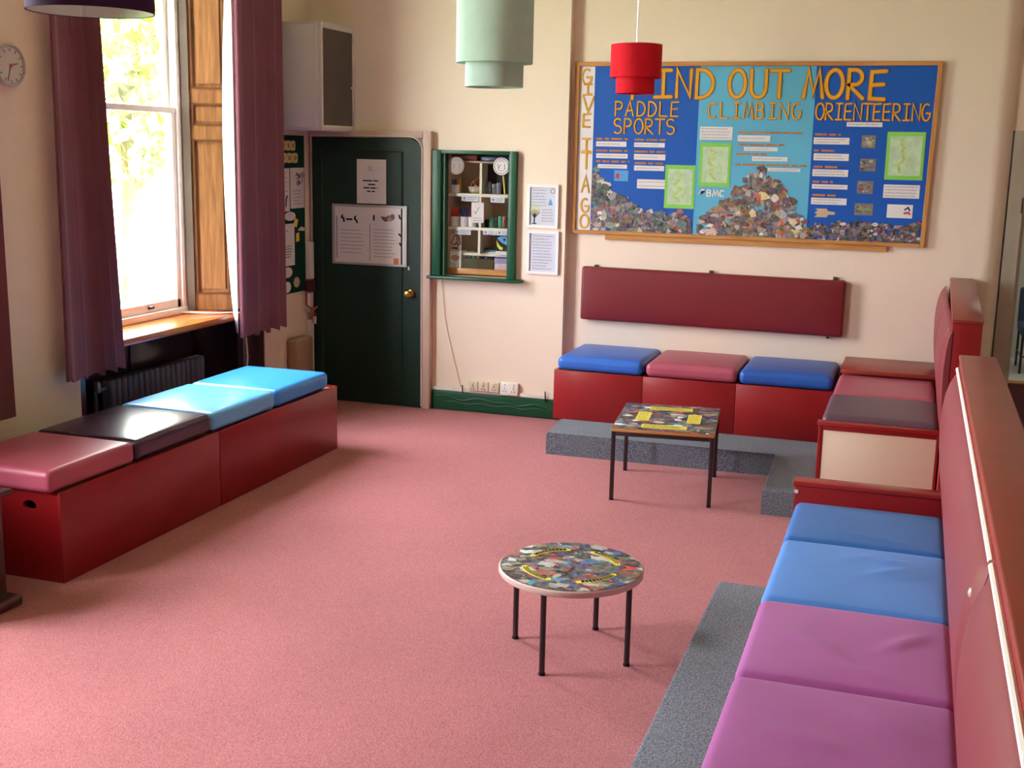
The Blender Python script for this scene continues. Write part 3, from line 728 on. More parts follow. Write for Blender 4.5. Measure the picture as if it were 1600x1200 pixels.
def d2f(t, rc):
    b = BM(); scribble(b, f, (rc[0]+.04, rc[1]-.03, 1.53, 1.65), 5, .004, .005, .3, .003); obj('printed_lines', b, GREYINK, t, smooth=0)
    collage('photo', f, lambda x, y: True, 9, .025, (8.05, 8.19, 1.69, 1.77), t, .004, [(90, 80, 90), (60, 54, 64), (150, 120, 120)])
def d3(t, rc):
    b = BM(); scribble(b, f, (rc[0]+.04, rc[1]-.04, 1.14, 1.24), 5, .008, .005, .2, .003); scribble(b, f, (rc[0]+.04, rc[1]-.1, 1.33, 1.36), 1, .006, .005, .2, .003); obj('printed_lines', b, GREYINK, t, smooth=0)
pinned('white page with two blue figures on the green noticeboard', (7.798, 7.98, 1.489, 1.805), PAPER, d1)
pinned('white page with a dark photograph at its top on the noticeboard', (7.995, 8.205, 1.508, 1.808), PAPER, d2f)
pinned('tall white page with blue grey text, lower on the green noticeboard', (7.812, 8.045, 1.084, 1.397), PAPER, d3)
def blob(label, pts, m_):
    b = BM(); prism(b, pts, 0, .004, f); tag(obj('pinned_card', b, m_), label, 'card', 'cut-out cards on the green noticeboard')
def ell(cy, cz, ry, rz, n=16): return [(cy+ry*math.cos(6.2832*i/n), cz+rz*math.sin(6.2832*i/n)) for i in range(n)]
blob('white oval card on the green noticeboard under the two pages', ell(7.985, 1.452, .08, .034), PAPER)
blob('yellow card tilted beside the white oval card', [(8.03, 1.38), (8.08, 1.365), (8.105, 1.42), (8.06, 1.437)], YEL)
blob('small white card right of the tall white page', [(8.10, 1.34), (8.20, 1.332), (8.205, 1.356), (8.15, 1.366)], PAPER)
blob('narrow yellow card right of the tall white page', [(8.07, 1.255), (8.12, 1.262), (8.115, 1.325), (8.075, 1.32)], YEL)
blob('round white card near the noticeboard bottom, below the tall page', ell(7.935, 1.035, .07, .04), PAPER)
blob('lowest round white card on the noticeboard', ell(7.925, .925, .055, .042), PAPER)
blob('beige rounded card low at the right of the noticeboard', ell(8.07, .95, .045, .04), BEIGE)
blob('sliver of white card at the noticeboard left edge by the curtain', [(7.80, .92), (7.85, .915), (7.85, 1.0), (7.80, 1.0)], PAPER)
CR2 = mat('pale_yellow_letter', (206, 190, 130), .6, .2, .05, 12)
for row, (y0, z0, n) in enumerate(((7.80, 1.935, 4), (7.86, 1.845, 3))):
    for k in range(n):
        a = y0+k*(.07 if row == 0 else .085); wdt = .062 if row == 0 else .078; b = BM()
        pts = [(a+.5*wdt+wdt*.52*math.copysign(abs(math.cos(q))**.5, math.cos(q)), z0+.035+.037*math.copysign(abs(math.sin(q))**.5, math.sin(q))) for q in [6.2832*i/20 for i in range(20)]]
        prism(b, pts, 0, .005, f); L = obj('bubble_letter', b, CR2)
        tag(L, 'pale yellow bubble letter on the green noticeboard, %s from the left in its %s row' % (('first', 'second', 'third', 'fourth')[k], 'upper' if row == 0 else 'lower'), 'letter', 'bubble letters on the noticeboard')
        b = BM(); ribbon(b, f, arc(a+.5*wdt, z0+.035, wdt*.16, .012, 0, 360, 10), .006, .004, .006); obj('letter_outline', b, KHAKI, L, smooth=0)
# pipework and trunking in the corner
b = BM(); box(b, WX, WX+.05, 8.235, 8.30, .96, 1.24, .005); tag(obj('conduit_box', b, WHITE), 'upper white trunking box beside the noticeboard edge', 'trunking')
b = BM(); box(b, WX, WX+.06, 8.225, 8.30, .862, .945, .006); tag(obj('call_point', b, mat('dark_maroon_plastic', (84, 34, 44), .4, .4, .05, 9)), 'small dark maroon box under the white trunking by the noticeboard', 'box')
b = BM(); box(b, WX, WX+.045, 8.245, 8.30, .18, .64, .008); box(b, WX, WX+.04, 8.25, 8.295, .70, .85, .006); tag(obj('conduit_box', b, WHITE), 'lower white vertical trunking between wall and green door', 'trunking')
b = BM(); tube(b, [(WX+.03, 8.20, .858), (WX+.03, 8.20, .76), (WX+.05, 8.22, .74), (WX+.062, 8.27, .70), (WX+.062, 8.29, .67)], .008, 8); tube(b, [(WX+.05, 8.20, .66), (WX+.066, 8.245, .72), (WX+.072, 8.30, .74)], .009, 8)
pp = tag(obj('pipework', b, COPPER), 'short reddish pipes crossing beside the green door', 'pipe')
b = BM(); tube(b, [(WX+.064, 8.27, .665), (WX+.064, 8.27, .61)], .014, 10); obj('valve', b, METALW, pp)
b = BM(); box(b, WX+.002, WX+.10, 7.93, 8.18, .172, .53, .02, 3); bx_ = tag(obj('boxing', b, mat('tan_boxing', (170, 138, 118), .6, .3, .04, 5)), 'low tan box against the wall between curtain and green door', 'box')
# ================================================================== furniture
# carpeted platforms
b = BM()
pts = [(-2.20, 7.35), (-.70, 7.37), (-.69, 6.53), (.21, 6.53), (.21, 8.438), (-2.27, 8.438)]
prism(b, pts, 0, .145); bmesh.ops.bevel(b, geom=[e for e in b.edges if abs(e.verts[0].co.z-.145) < 1e-4 and abs(e.verts[1].co.z-.145) < 1e-4], offset=.014, segments=3, profile=.5, affect='EDGES')
tag(obj('carpeted_platform', b, GREYC), 'L-shaped blue grey carpeted step under the far corner seats', 'platform')
b = BM(); box(b, -.69, .205, 1.9, 4.99, 0, .145, .014, 3)
tag(obj('carpeted_platform', b, GREYC), 'near blue grey carpeted step under the long seat on the right', 'platform')

# bench boxes
def ellpts(cx, cz, rx, rz, n): return [(cx+rx*math.cos(2*math.pi*i/n), cz+rz*math.sin(2*math.pi*i/n)) for i in range(n)]
def holed_panel(bm, x0, x1, z0, z1, y0, y1, hx, hz, rx, rz):
    """upright board in the xz plane with an oval hand hole cut through"""
    n = 32; I = ellpts(hx, hz, rx, rz, n); O = []
    for (px, pz) in I:
        d = Vector((px-hx, pz-hz)); t = min(((x1-hx) if d.x > 0 else (x0-hx))/d.x if abs(d.x) > 1e-9 else 1e9, ((z1-hz) if d.y > 0 else (z0-hz))/d.y if abs(d.y) > 1e-9 else 1e9)
        O.append((hx+d.x*t, hz+d.y*t))
    for cx_, cz_ in ((x0, z0), (x0, z1), (x1, z0), (x1, z1)):
        k = min(range(n), key=lambda i: (O[i][0]-cx_)**2+(O[i][1]-cz_)**2); O[k] = (cx_, cz_)
    V = {}
    for key, P, y in (('if', I, y0), ('of', O, y0), ('ib', I, y1), ('ob', O, y1)): V[key] = [bm.verts.new((p[0], y, p[1])) for p in P]
    for i in range(n):
        j = (i+1) % n
        for a, c in (('if', 'of'), ('of', 'ob'), ('ob', 'ib'), ('ib', 'if')):
            try: bm.faces.new((V[a][i], V[a][j], V[c][j], V[c][i]))
            except ValueError: pass
def bench_box(y0, y1, x0, x1, h, label, hole=False):
    t = thing('bench_box', label, 'bench', ((x0+x1)/2, (y0+y1)/2, 0), 'red bench boxes under the window')
    b = BM(); box(b, x1-.018, x1, y0, y1, .0, h, .003); obj('front_panel', b, RED, t)
    b = BM(); box(b, x0, x0+.018, y0, y1, .0, h, .003); obj('back_panel', b, RED, t)
    b = BM()
    if hole: holed_panel(b, x0+.018, x1-.018, .0, h, y0+.002, y0+.02, -3.693, .352, .036, .022)
    else: box(b, x0+.018, x1-.018, y0+.002, y0+.02, 0, h)
    obj('end_panel', b, RED, t)
    b = BM(); box(b, x0+.018, x1-.018, y1-.02, y1-.002, 0, h); obj('end_panel', b, RED, t)
    b = BM(); box(b, x0+.018, x1-.018, y0+.02, y1-.02, h-.03, h-.012); obj('seat_board', b, mat('bare_plywood', (150, 116, 84), .7, .2, .1, 9), t)
    return t
BX0, BX1 = -4.14, -3.524
bench_box(4.226, 5.527, BX0, BX1, .425, 'near red bench box under the window, with an oval hand hole in its end', True)
bench_box(5.533, 6.945, BX0, BX1, .425, 'far red bench box under the window, reaching to the green door', True)
def cushion(name, cx, cy, z0, sx, sy, h, m_, label, puff=.012, r=.026, wrinkles=(), group=None, rot=0, welt=True, cat='cushion'):
    hx, hy, hz = sx/2, sy/2, h/2
    def f(P):
        u, v = P.x/hx, P.y/hy
        if P.z > 0:
            k = max(0, 1-abs(u)**3)*max(0, 1-abs(v)**3); dz = puff*k
            for (ax, ay, bx, by, amp, wd) in wrinkles:
                d = Vector((bx-ax, by-ay)); L = d.length; d.normalize(); q = Vector((u-ax, v-ay)); s = q.dot(d); e = abs(q.x*d.y-q.y*d.x)
                if -.1 < s < L+.1: dz += amp*math.exp(-(e/wd)**2)*max(0, math.sin(math.pi*min(1, max(0, s/L))))*k
            return Vector((P.x, P.y, P.z+dz))
        # sides bulge a little
        return P
    def f2(P):
        P = f(P); u, v, w_ = P.x/hx, P.y/hy, P.z/hz
        s = 1+.006*(1-min(1, w_*w_)); return Vector((P.x*s, P.y*s, P.z))
    t = thing(name, label, cat, (cx, cy, z0), group)
    Mx = Matrix.Translation((cx, cy, z0+hz))
    b = rbox(hx, hy, hz, r, 22, f2, Mx); obj('cover', b, m_, t, smooth=60)
    if welt:
        b = BM(); q = r*.42; hzz = z0+h-q
        loop = []
        for (sx_, sy_, a0) in ((1, 1, 0), (-1, 1, 90), (-1, -1, 180), (1, -1, 270)):
            for k in range(5):
                a = R(a0+k*22.5); loop.append((cx+sx_*(hx-r)+(r-q*.62)*math.cos(a), cy+sy_*(hy-r)+(r-q*.62)*math.sin(a), hzz))
        tube(b, loop, .0028, 6, True); obj('piping', b, m_, t, smooth=60)
    t.rotation_euler = (0, 0, rot)
    return t
GW = 'seat cushions on the window bench'
bw = BX1-BX0
for (ya, yb, m_, lab, rr) in ((4.19, 4.802, ROSE, 'rose pink vinyl cushion nearest on the window bench', -.01), (4.815, 5.485, PURP, 'dark purple vinyl cushion on the window bench between pink and light blue', .008),
                          (5.498, 6.172, LBLUE, 'sunlit light blue vinyl cushion beside the dark purple cushion', 0), (6.188, 6.855, mat('bright_blue_vinyl', (58, 146, 234), .28, .45, .04, 6, .06, 160), 'bright blue vinyl cushion at the door end of the window bench', .006)):
    cushion('seat_cushion', (BX0+BX1)/2-.012, (ya+yb)/2, .425, bw-.01, yb-ya, .105, m_, lab, .008, .028, group=GW, rot=rr)

# far corner seats on the L-shaped step
def plain_bench(x0, x1, y0, y1, z0, z1, label, group):
    t = thing('bench_box', label, 'bench', ((x0+x1)/2, (y0+y1)/2, z0), group)
    b = BM(); box(b, x0, x1, y0, y0+.018, z0, z1, .003); obj('front_panel', b, RED, t)
    b = BM(); box(b, x0, x0+.018, y0+.018, y1, z0, z1); obj('end_panel', b, RED, t); b = BM(); box(b, x1-.018, x1, y0+.018, y1, z0, z1); obj('end_panel', b, RED, t)
    b = BM(); box(b, x0+.018, x1-.018, y0+.018, y1, z1-.03, z1-.012); obj('seat_board', b, MATS['bare_plywood'], t)
    return t
SX = (-2.288, -1.662, -1.036, -.412)
for i, lab in enumerate(('left red bench box on the far step, under a blue cushion', 'middle red bench box on the far step, under the rose pink cushion', 'right red bench box on the far step, beside the corner seats')):
    plain_bench(SX[i]+.001, SX[i+1]-.001, 7.79, 8.43, .145, .488, lab, 'red bench boxes on the far step')
GB = 'seat cushions along the back wall'
for i, (xa, xb, m_, lab) in enumerate(((-2.262, -1.665, BLUE, 'left blue vinyl cushion under the maroon wall pad'), (-1.645, -1.035, ROSE, 'rose pink cushion between two blue ones by the back wall'), (-1.018, -.418, mat('deep_blue_vinyl', (38, 88, 176), .38, .45, .05, 6, .06, 160), 'right deep blue vinyl cushion under the maroon wall pad'))):
    cushion('seat_cushion', (xa+xb)/2, 8.105, .4885, xb-xa, .64, .095, m_, lab, .010, .036, group=GB, rot=(-.008, .004, -.004)[i])
# maroon pad hung on the back wall
pd = thing('wall_pad', 'long maroon padded vinyl backrest hung on the back wall under the display board', 'backrest pad', (-1.344, YR, .761))
def fp(P):
    u, v = P.x/.930, P.z/.194
    if P.y < 0: return Vector((P.x, P.y-.018*max(0, 1-abs(u)**6)*max(0, 1-abs(v)**3), P.z))
    return P
b = rbox(.930, .03, .194, .018, 24, fp, Matrix.Translation((-1.344, YR-.032, .955)) @ Matrix.Rotation(R(.3), 4, 'Y')); obj('cover', b, MAROON, pd, smooth=60)
for xx in (-2.176, -1.34, -.492):
    b = BM(); box(b, xx-.012, xx+.012, YR-.03, YR, 1.140, 1.166, .003); box(b, xx-.006, xx+.006, YR-.036, YR-.03, 1.146, 1.16, .002); obj('bracket', b, KHAKI, pd)
b = BM(); box(b, -.522, -.502, YR-.03, YR, .738, .762, .003); obj('bracket', b, KHAKI, pd)

# corner box, corner seats, cream end panel with red rail
ct = thing('corner_box', 'low red box with a flat reddish top in the far right corner', 'box', (-.07, 8.2, .145))
b = BM(); box(b, -.375, .203, 7.955, 7.975, .145, .595, .002); obj('front_panel', b, RED, ct)
b = BM(); box(b, -.375, -.357, 7.976, 8.43, .145, .595, .002); obj('side_panel', b, RED, ct); b = BM(); box(b, .185, .203, 7.976, 8.43, .145, .595, .002); obj('side_panel', b, RED, ct)
b = BM(); box(b, -.385, .208, 7.90, 8.436, .595, .622, .005); obj('lid', b, REDCAP, ct)
t = thing('bench_box', 'red bench box behind the cream end panel, facing left', 'bench', (-.08, 7.25, .145))
b = BM(); box(b, -.395, -.377, 6.575, 7.95, .145, .488, .003); obj('front_panel', b, RED, t)
b = BM(); box(b, -.376, .2, 6.575, 6.593, .145, .488); obj('end_panel', b, RED, t); b = BM(); box(b, -.376, .2, 7.93, 7.948, .145, .488); obj('end_panel', b, RED, t)
b = BM(); box(b, -.376, .2, 6.594, 7.93, .46, .476); obj('seat_board', b, MATS['bare_plywood'], t)
cushion('seat_cushion', -.098, 7.60, .488, .585, .66, .095, ROSE, 'rose pink cushion in the far right corner beside the corner box', .008, .03, group='corner seat cushions')
cushion('seat_cushion', -.098, 6.925, .488, .60, .66, .095, mat('wall_reflection_purple', (98, 70, 84), .42, .5, .05, 6, .06, 160), 'dark purple cushion behind the cream end panel', .008, .03, group='corner seat cushions')  # wall's reflection put into the colour as a paler, greyer purple
ep = thing('end_panel', 'cream end panel with red edge and top rail at the corner seat', 'panel', (-.09, 6.55, .145))
b = BM(); box(b, -.385, .197, 6.533, 6.56, .147, .538, .002); obj('board', b, CREAMP, ep)
b = BM(); box(b, -.41, -.386, 6.528, 6.565, .147, .54, .003); obj('edge_strip', b, RED, ep); b = BM(); box(b, .198, .212, 6.528, 6.565, .147, .54, .003); obj('edge_strip', b, RED, ep)
b = BM(); box(b, -.418, .212, 6.515, 6.572, .54, .562, .005); obj('top_rail', b, REDRAIL, ep)
b = BM(); box(b, -.386, .198, 6.527, 6.533, .515, .54, .001); obj('under_rail', b, RED, ep)

# near long seat on the right
nb_ = thing('long_bench', 'long red bench base on the near step under blue and mauve cushions', 'bench', (-.09, 3.6, .145))
b = BM(); box(b, -.372, -.354, 2.36, 4.86, .145, .488, .003); obj('front_panel', b, RED, nb_)
b = BM(); box(b, -.354, .2, 2.36, 4.86, .46, .476); obj('seat_board', b, MATS['bare_plywood'], nb_)
for yy in (2.40, 3.6, 4.82):
    b = BM(); box(b, -.353, .2, yy-.009, yy+.009, .145, .459); obj('divider', b, MATS['bare_plywood'], nb_)
ae = thing('end_panel', 'red wooden end rail above the mid blue cushion on the near seat', 'panel', (-.09, 4.91, .145))
b = BM(); box(b, -.385, .205, 4.872, 4.945, .147, .64, .003); obj('board', b, RED, ae)
b = BM(); box(b, -.392, .208, 4.866, 4.952, .64, .66, .006); obj('top_rail', b, REDRAIL, ae)
b = BM(); lathe(b, [(.001, 0), (.009, .001), (.008, .003), (.001, .004)], (0, 0, 0), 10)
for v in b.verts: v.co = Vector((-.375+v.co.x, 4.872-v.co.z, .615+v.co.y))
obj('screw', b, METALW, ae)
GN = 'seat cushions on the near right seat'
Y = (4.862, 4.336, 3.676, 3.094, 2.43)
Y = (4.862, 4.345, 3.700, 3.098, 2.43)
for i, (m_, lab, wr_) in enumerate(((BFAB2, 'mid blue cushion against the red end rail on the near seat', ((-.2, -.5, .9, -.9, .008, .05),)),
        (BFAB, 'cornflower blue cushion with creases on the near right seat', ((-.05, .55, .85, .45, .011, .045), (0, -.1, .7, .42, .011, .05), (.25, -.05, .95, .3, .009, .05), (-.3, .3, .2, .75, .008, .05))),
        (MAUVE, 'mauve cushion next to the cornflower blue one on the near seat', ((.3, -.1, .8, .55, .011, .05), (-.8, .3, .1, -.5, .008, .06), (-.4, -.5, .6, -.75, .006, .08))),
        (mat('mauve_fabric_near', (160, 78, 150), .75, .3, .05, 7, .12, 200, sheen=.15), 'mauve cushion nearest the camera on the right seat', ((-.7, .1, .2, -.1, .008, .07), (.1, .6, .8, .2, .006, .08))))):
    y1, y0 = Y[i]-.004, Y[i+1]+.002
    cushion('seat_cushion', -.085, (y0+y1)/2, .488, .575, y1-y0, .092, m_, lab, .010, .028, wr_, GN, rot=(.0, -.006, .004, -.004)[i])

# partitions with padded backs
def pad(parent, y0, y1, z0, z1, x, prof, name='padded_back'):
    """bulging vinyl pad on the left face of a partition; prof gives (z, depth)"""
    b = BM(); rows = []
    ny = max(10, int((y1-y0)/.05)); 
    for i in range(ny+1):
        t = i/ny; y = y0+(y1-y0)*t; e = min(1, min(t, 1-t)*(y1-y0)/.05); k = .55+.45*math.sin(e*math.pi/2)
        row = [b.verts.new((x, y, z1))]
        for z, d in prof: row.append(b.verts.new((x-d*k, y, z)))
        row.append(b.verts.new((x, y, z0))); rows.append(row)
    for a, c in zip(rows, rows[1:]):
        for i in range(len(a)-1): b.faces.new((a[i], a[i+1], c[i+1], c[i]))
        b.faces.new((a[-1], a[0], c[0], c[-1]))
    b.faces.new(rows[0]); b.faces.new(rows[-1][::-1])
    return obj(name, b, MAROONLIT, parent, smooth=50)
PR = [(1.143, .006), (1.13, .018), (1.10, .032), (1.06, .044), (1.0, .052), (.93, .055), (.85, .052), (.77, .044), (.70, .034), (.64, .022), (.605, .010)]
pn = thing('partition', 'long red wooden partition with padded back beside the near right seat', 'partition', (.28, 3, 0))
b = BM(); box(b, .212, .345, 1.2, 5.06, 0, 1.182, .004); obj('body', b, RED, pn)
b = BM(); box(b, .208, .352, 1.2, 5.065, 1.182, 1.20, .007, 3); obj('top_cap', b, REDCAP, pn)
pad(pn, 2.545, 5.0, .60, 1.145, .212, PR); pad(pn, 1.2, 2.535, .60, 1.145, .212, PR)
b = BM(); tube(b, [(.206, 2.55, 1.152), (.206, 4.99, 1.152)], .008, 8); obj('white_edging', b, EDGEW, pn)
b = BM(); tube(b, [(.206, 1.2, 1.152), (.206, 2.535, 1.150)], .008, 8); obj('white_edging', b, EDGEW, pn)
b = BM(); lathe(b, [(.001, 0), (.011, .002), (.008, .006), (.001, .008)], (0, 0, 0), 14)
for v in b.verts: v.co = Vector((.170-v.co.z, 2.50+v.co.x, 1.10+v.co.y))
obj('button', b, METALW, pn)
pf = thing('partition', 'short red partition with padded back beside the far corner seats', 'partition', (.29, 7.3, 0))
def slab(z0, z1, g=0):
    b = BM(); pts = [(.213-g, 6.19-g), (.352+g, 6.19-g), (.395+g, 8.20), (.388+g, 8.43), (.25-g, 8.43)]
    prism(b, pts, z0, z1); bmesh.ops.bevel(b, geom=b.edges[:], offset=.004, segments=2, profile=.5, affect='EDGES'); return b
obj('body', slab(0, 1.182), RED, pf); obj('top_cap', slab(1.182, 1.20, .003), REDCAP, pf)
PR2 = [(z, d+.004) for z, d in PR]
pad(pf, 6.19, 7.20, .60, 1.145, .222, PR2); pad(pf, 7.205, 7.935, .60, 1.145, .222, PR2); pad(pf, 7.945, 8.425, .64, 1.145, .226, [(z, d) for z, d in PR if z > .65])
b = BM(); lathe(b, [(.001, 0), (.009, .002), (.011, .006), (.001, .008)], (0, 0, 0), 12)
for v in b.verts: v.co = Vector((.205-v.co.z, 6.26+v.co.x, 1.135+v.co.y))
obj('button', b, METALW, pf)

# tables
def legs(t, pos, h, r, m_=BLACKM, square=False):
    for (x, y) in pos:
        b = BM()
        if square: box(b, x-r, x+r, y-r, y+r, .006, h, .002)
        else: tube(b, [(x, y, .006), (x, y, h)], r, 14)
        L = obj('leg', b, m_, t)
        b = BM(); lathe(b, [(r*1.15, 0), (r*1.15, .008), (r*.9, .014)], (x, y, 0), 14); obj('foot_cap', b, mat('black_rubber', (30, 24, 26), .8, .2, .05, 10), L)
rtb = thing('round_table', 'low round table with a photo collage top and four dark legs', 'table', (0, 0, 0))
RT = .286; HT = .365
b = BM(); lathe(b, [(RT-.02, HT-.028), (RT-.004, HT-.026), (RT, HT-.02), (RT, HT-.004), (RT-.004, HT)], (0, 0, 0), 72); obj('tabletop', b, mat('pale_laminate_edge', (208, 186, 176), .4, .4, .04, 9), rtb)
b = BM(); n = 72; b.faces.new([b.verts.new(((RT-.006)*math.cos(6.28318*i/n), (RT-.006)*math.sin(6.28318*i/n), HT+.0006)) for i in range(n)])
obj('print_base', b, mat('dark_collage_base', (96, 84, 84), .35, .4, .3, 30), rtb)
def clampc(x, y):
    d = math.hypot(x, y); k = (RT-.007)/d if d > RT-.007 else 1; return (x*k, y*k)
PALR = PAL + [(20, 18, 24), (30, 26, 30), (24, 30, 50), (240, 238, 232), (236, 230, 226), (30, 40, 30), (210, 40, 40), (40, 80, 170), (200, 70, 40), (40, 60, 130), (60, 150, 180), (180, 40, 50), (230, 225, 215), (70, 60, 130), (110, 120, 90), (130, 120, 100)]
collage('photo_collage', on_z(HT), lambda x, y: x*x+y*y < RT*RT, 520, .030, (-RT, RT, -RT, RT), rtb, .0009, PALR, clampc, .000004)
for a0 in (25, 110, 205, 295):
    b = BM(); ribbon(b, on_z(HT), arc(0, 0, .185, .185, a0, a0+52, 12), .026, .002, .0032); L = obj('text_band', b, YEL, rtb, smooth=0)
    b = BM()
    for rr in (.18, .19):
        for k in range(10):
            a = a0+3+k*4.8; ribbon(b, on_z(HT), arc(0, 0, rr, rr, a, a+3, 2), .003, .006, .0038)
    obj('small_writing', b, KHAKI, L, smooth=0)
legs(rtb, ((-.04, -.235), (.245, -.035), (-.245, .06), (.04, .27)), HT-.03, .0115)
b = BM(); tube(b, [(-.04, -.235, HT-.04), (.245, -.035, HT-.04), (.04, .27, HT-.04), (-.245, .06, HT-.04)], .010, 8, True); obj('apron', b, BLACKM, rtb)
rtb.location = (-1.178, 4.33, 0)
# the lower legs sit slightly outside the rim centre: fine-tuned to stand under the top
stb = thing('square_table', 'low square table with a photo collage top by the far step', 'table', (0, 0, 0))
sx, sy, HS = .585, .735, .425
b = BM(); box(b, -sx/2, sx/2, -sy/2, sy/2, HS-.018, HS, .003); obj('tabletop', b, PINE, stb)
b = BM(); quad(b, (-sx/2+.003, -sy/2+.003, HS+.0005), (sx/2-.003, -sy/2+.003, HS+.0005), (sx/2-.003, sy/2-.003, HS+.0005), (-sx/2+.003, sy/2-.003, HS+.0005)); obj('print_base', b, MATS['dark_collage_base'], stb)
cl = lambda x, y: (max(-sx/2+.004, min(sx/2-.004, x)), max(-sy/2+.004, min(sy/2-.004, y)))
collage('photo_collage', on_z(HS), lambda x, y: True, 560, .032, (-sx/2, sx/2, -sy/2, sy/2), stb, .0009, PALR, cl, .000004)
for q in ((-.185, -.105, -.12, .12), (.115, .195, -.12, .12), (-.13, .13, -.30, -.21), (-.13, .13, .20, .29)):
    b = BM(); prism(b, [(q[0], q[2]), (q[1], q[2]), (q[1], q[3]), (q[0], q[3])], .002, .0032, on_z(HS)); L = obj('text_band', b, YEL, stb, smooth=0)
    b = BM(); scribble(b, on_z(HS), (q[0]+.01, q[1]-.01, q[2]+.01, q[3]-.01), 4, .004, .0038, .2, .003); obj('small_writing', b, KHAKI, L, smooth=0)
legs(stb, ((-sx/2+.014, -sy/2+.014), (sx/2-.014, -sy/2+.014), (-sx/2+.014, sy/2-.05), (sx/2-.014, sy/2-.05)), HS-.018, .0115, square=True)
b = BM()
for q in ((-sx/2+.026, sx/2-.026, -sy/2+.004, -sy/2+.024), (-sx/2+.026, sx/2-.026, sy/2-.06, sy/2-.04), (-sx/2+.004, -sx/2+.024, -sy/2+.026, sy/2-.062), (sx/2-.024, sx/2-.004, -sy/2+.026, sy/2-.062)): b = BM(); box(b, q[0], q[1], q[2], q[3], HS-.042, HS-.018, .002); obj('apron', b, BLACKM, stb)
stb.location = (-1.302, 6.87, 0); stb.rotation_euler = (0, 0, R(6.4))

# pendant lamps
def pendant(x, y, zt, D, H1, H2, k2, m_, label, cat='pendant lamp', lining=None):
    t = thing('pendant_lamp', label, cat, (x, y, zt-H1-H2), 'two-tier fabric pendant lamps')
    r = D/2; b = BM(); th = .003
    lathe(b, [(r, zt), (r, zt-H1), (r-th, zt-H1), (r-th, zt)], (x, y, 0), 64, cap=False)
    obj('upper_shade', b, m_, t)
    b = BM(); r2_ = r*k2; lathe(b, [(r2_, zt-H1+.03), (r2_, zt-H1-H2), (r2_-th, zt-H1-H2), (r2_-th, zt-H1+.03)], (x, y, 0), 64, cap=False); lw_ = obj('lower_shade', b, m_, t)
    if lining:
        b = BM(); lathe(b, [(r2_-th-.0008, zt-H1+.03), (r2_-th-.0008, zt-H1-H2+.002)], (x, y, 0), 64, cap=False); obj('lining', b, lining, lw_)
    b = BM(); tube(b, [(x+(r-.002)*math.cos(6.2832*i/48), y+(r-.002)*math.sin(6.2832*i/48), zt) for i in range(48)], .003, 6, True)
    for a in (0, 120, 240): tube(b, [(x, y, zt-.02), (x+(r-.003)*math.cos(R(a)), y+(r-.003)*math.sin(R(a)), zt-.004)], .002, 6)
    for a in (60, 180, 300): tube(b, [(x+(r2_-.002)*math.cos(R(a)), y+(r2_-.002)*math.sin(R(a)), zt-H1+.025), (x+(r-.002)*math.cos(R(a)), y+(r-.002)*math.sin(R(a)), zt-H1+.012)], .002, 6)
    obj('wire_frame', b, METALW, t)
    b = BM(); lathe(b, [(.02, zt-.09), (.02, zt-.02), (.008, zt)], (x, y, 0), 16); obj('lamp_holder', b, WHITE, t)
    b = BM(); lathe(b, [(.001, zt-.20), (.02, zt-.195), (.03, zt-.165), (.028, zt-.14), (.014, zt-.09)], (x, y, 0), 20); obj('bulb', b, mat('opal_bulb', (240, 236, 226), .25, .5, .02, 6), t)
    b = BM(); tube(b, [(x, y, zt-.01), (x, y, ZC-.05)], .003, 6); obj('cord', b, METALW, t)
    b = BM(); lathe(b, [(.012, -.06), (.045, -.03), (.05, 0)], (x, y, ZC), 24); obj('ceiling_rose', b, WHITE, t)
    return t
pendant(-1.7735, 5.0, 2.597, .331, .262, .100, .76, SHADEG, 'pale green two-tier fabric pendant lampshade')
pendant(-1.657, 7.2, 2.602, .305, .192, .093, .76, SHADER, 'red two-tier fabric pendant lampshade in front of the display board')
pendant(-2.30, 3.0, 2.70, .362, .25, .115, .985, SHADEP, 'dark purple pendant lampshade cut off at the top left of the picture', lining=mat('white_shade_lining', (226, 224, 230), .7, .2, .03, 9))

# dark cabinet edge at the far left
dk = thing('mahogany_stand', 'dark mahogany stand with a shelf and wide foot at the left picture edge', 'stand', (-3.85, 3.95, 0))
b = BM(); box(b, -4.30, -3.515, 3.62, 3.93, .505, .53, .008, 3); obj('top', b, MAHOG, dk)
b = BM(); box(b, -4.26, -3.565, 3.65, 3.90, .24, .26, .004); obj('shelf', b, MAHOG, dk)
b = BM(); box(b, -3.60, -3.56, 3.65, 3.91, .05, .505, .005); obj('side_panel', b, MAHOG, dk)
b = BM(); box(b, -4.27, -4.23, 3.65, 3.91, .05, .505, .005); obj('side_panel', b, MAHOG, dk)
b = BM(); box(b, -4.23, -3.60, 3.65, 3.665, .05, .505); obj('back_panel', b, MAHOG, dk)
b = BM(); box(b, -4.29, -3.52, 3.60, 3.965, 0, .05, .018, 3); obj('foot', b, MAHOG, dk)

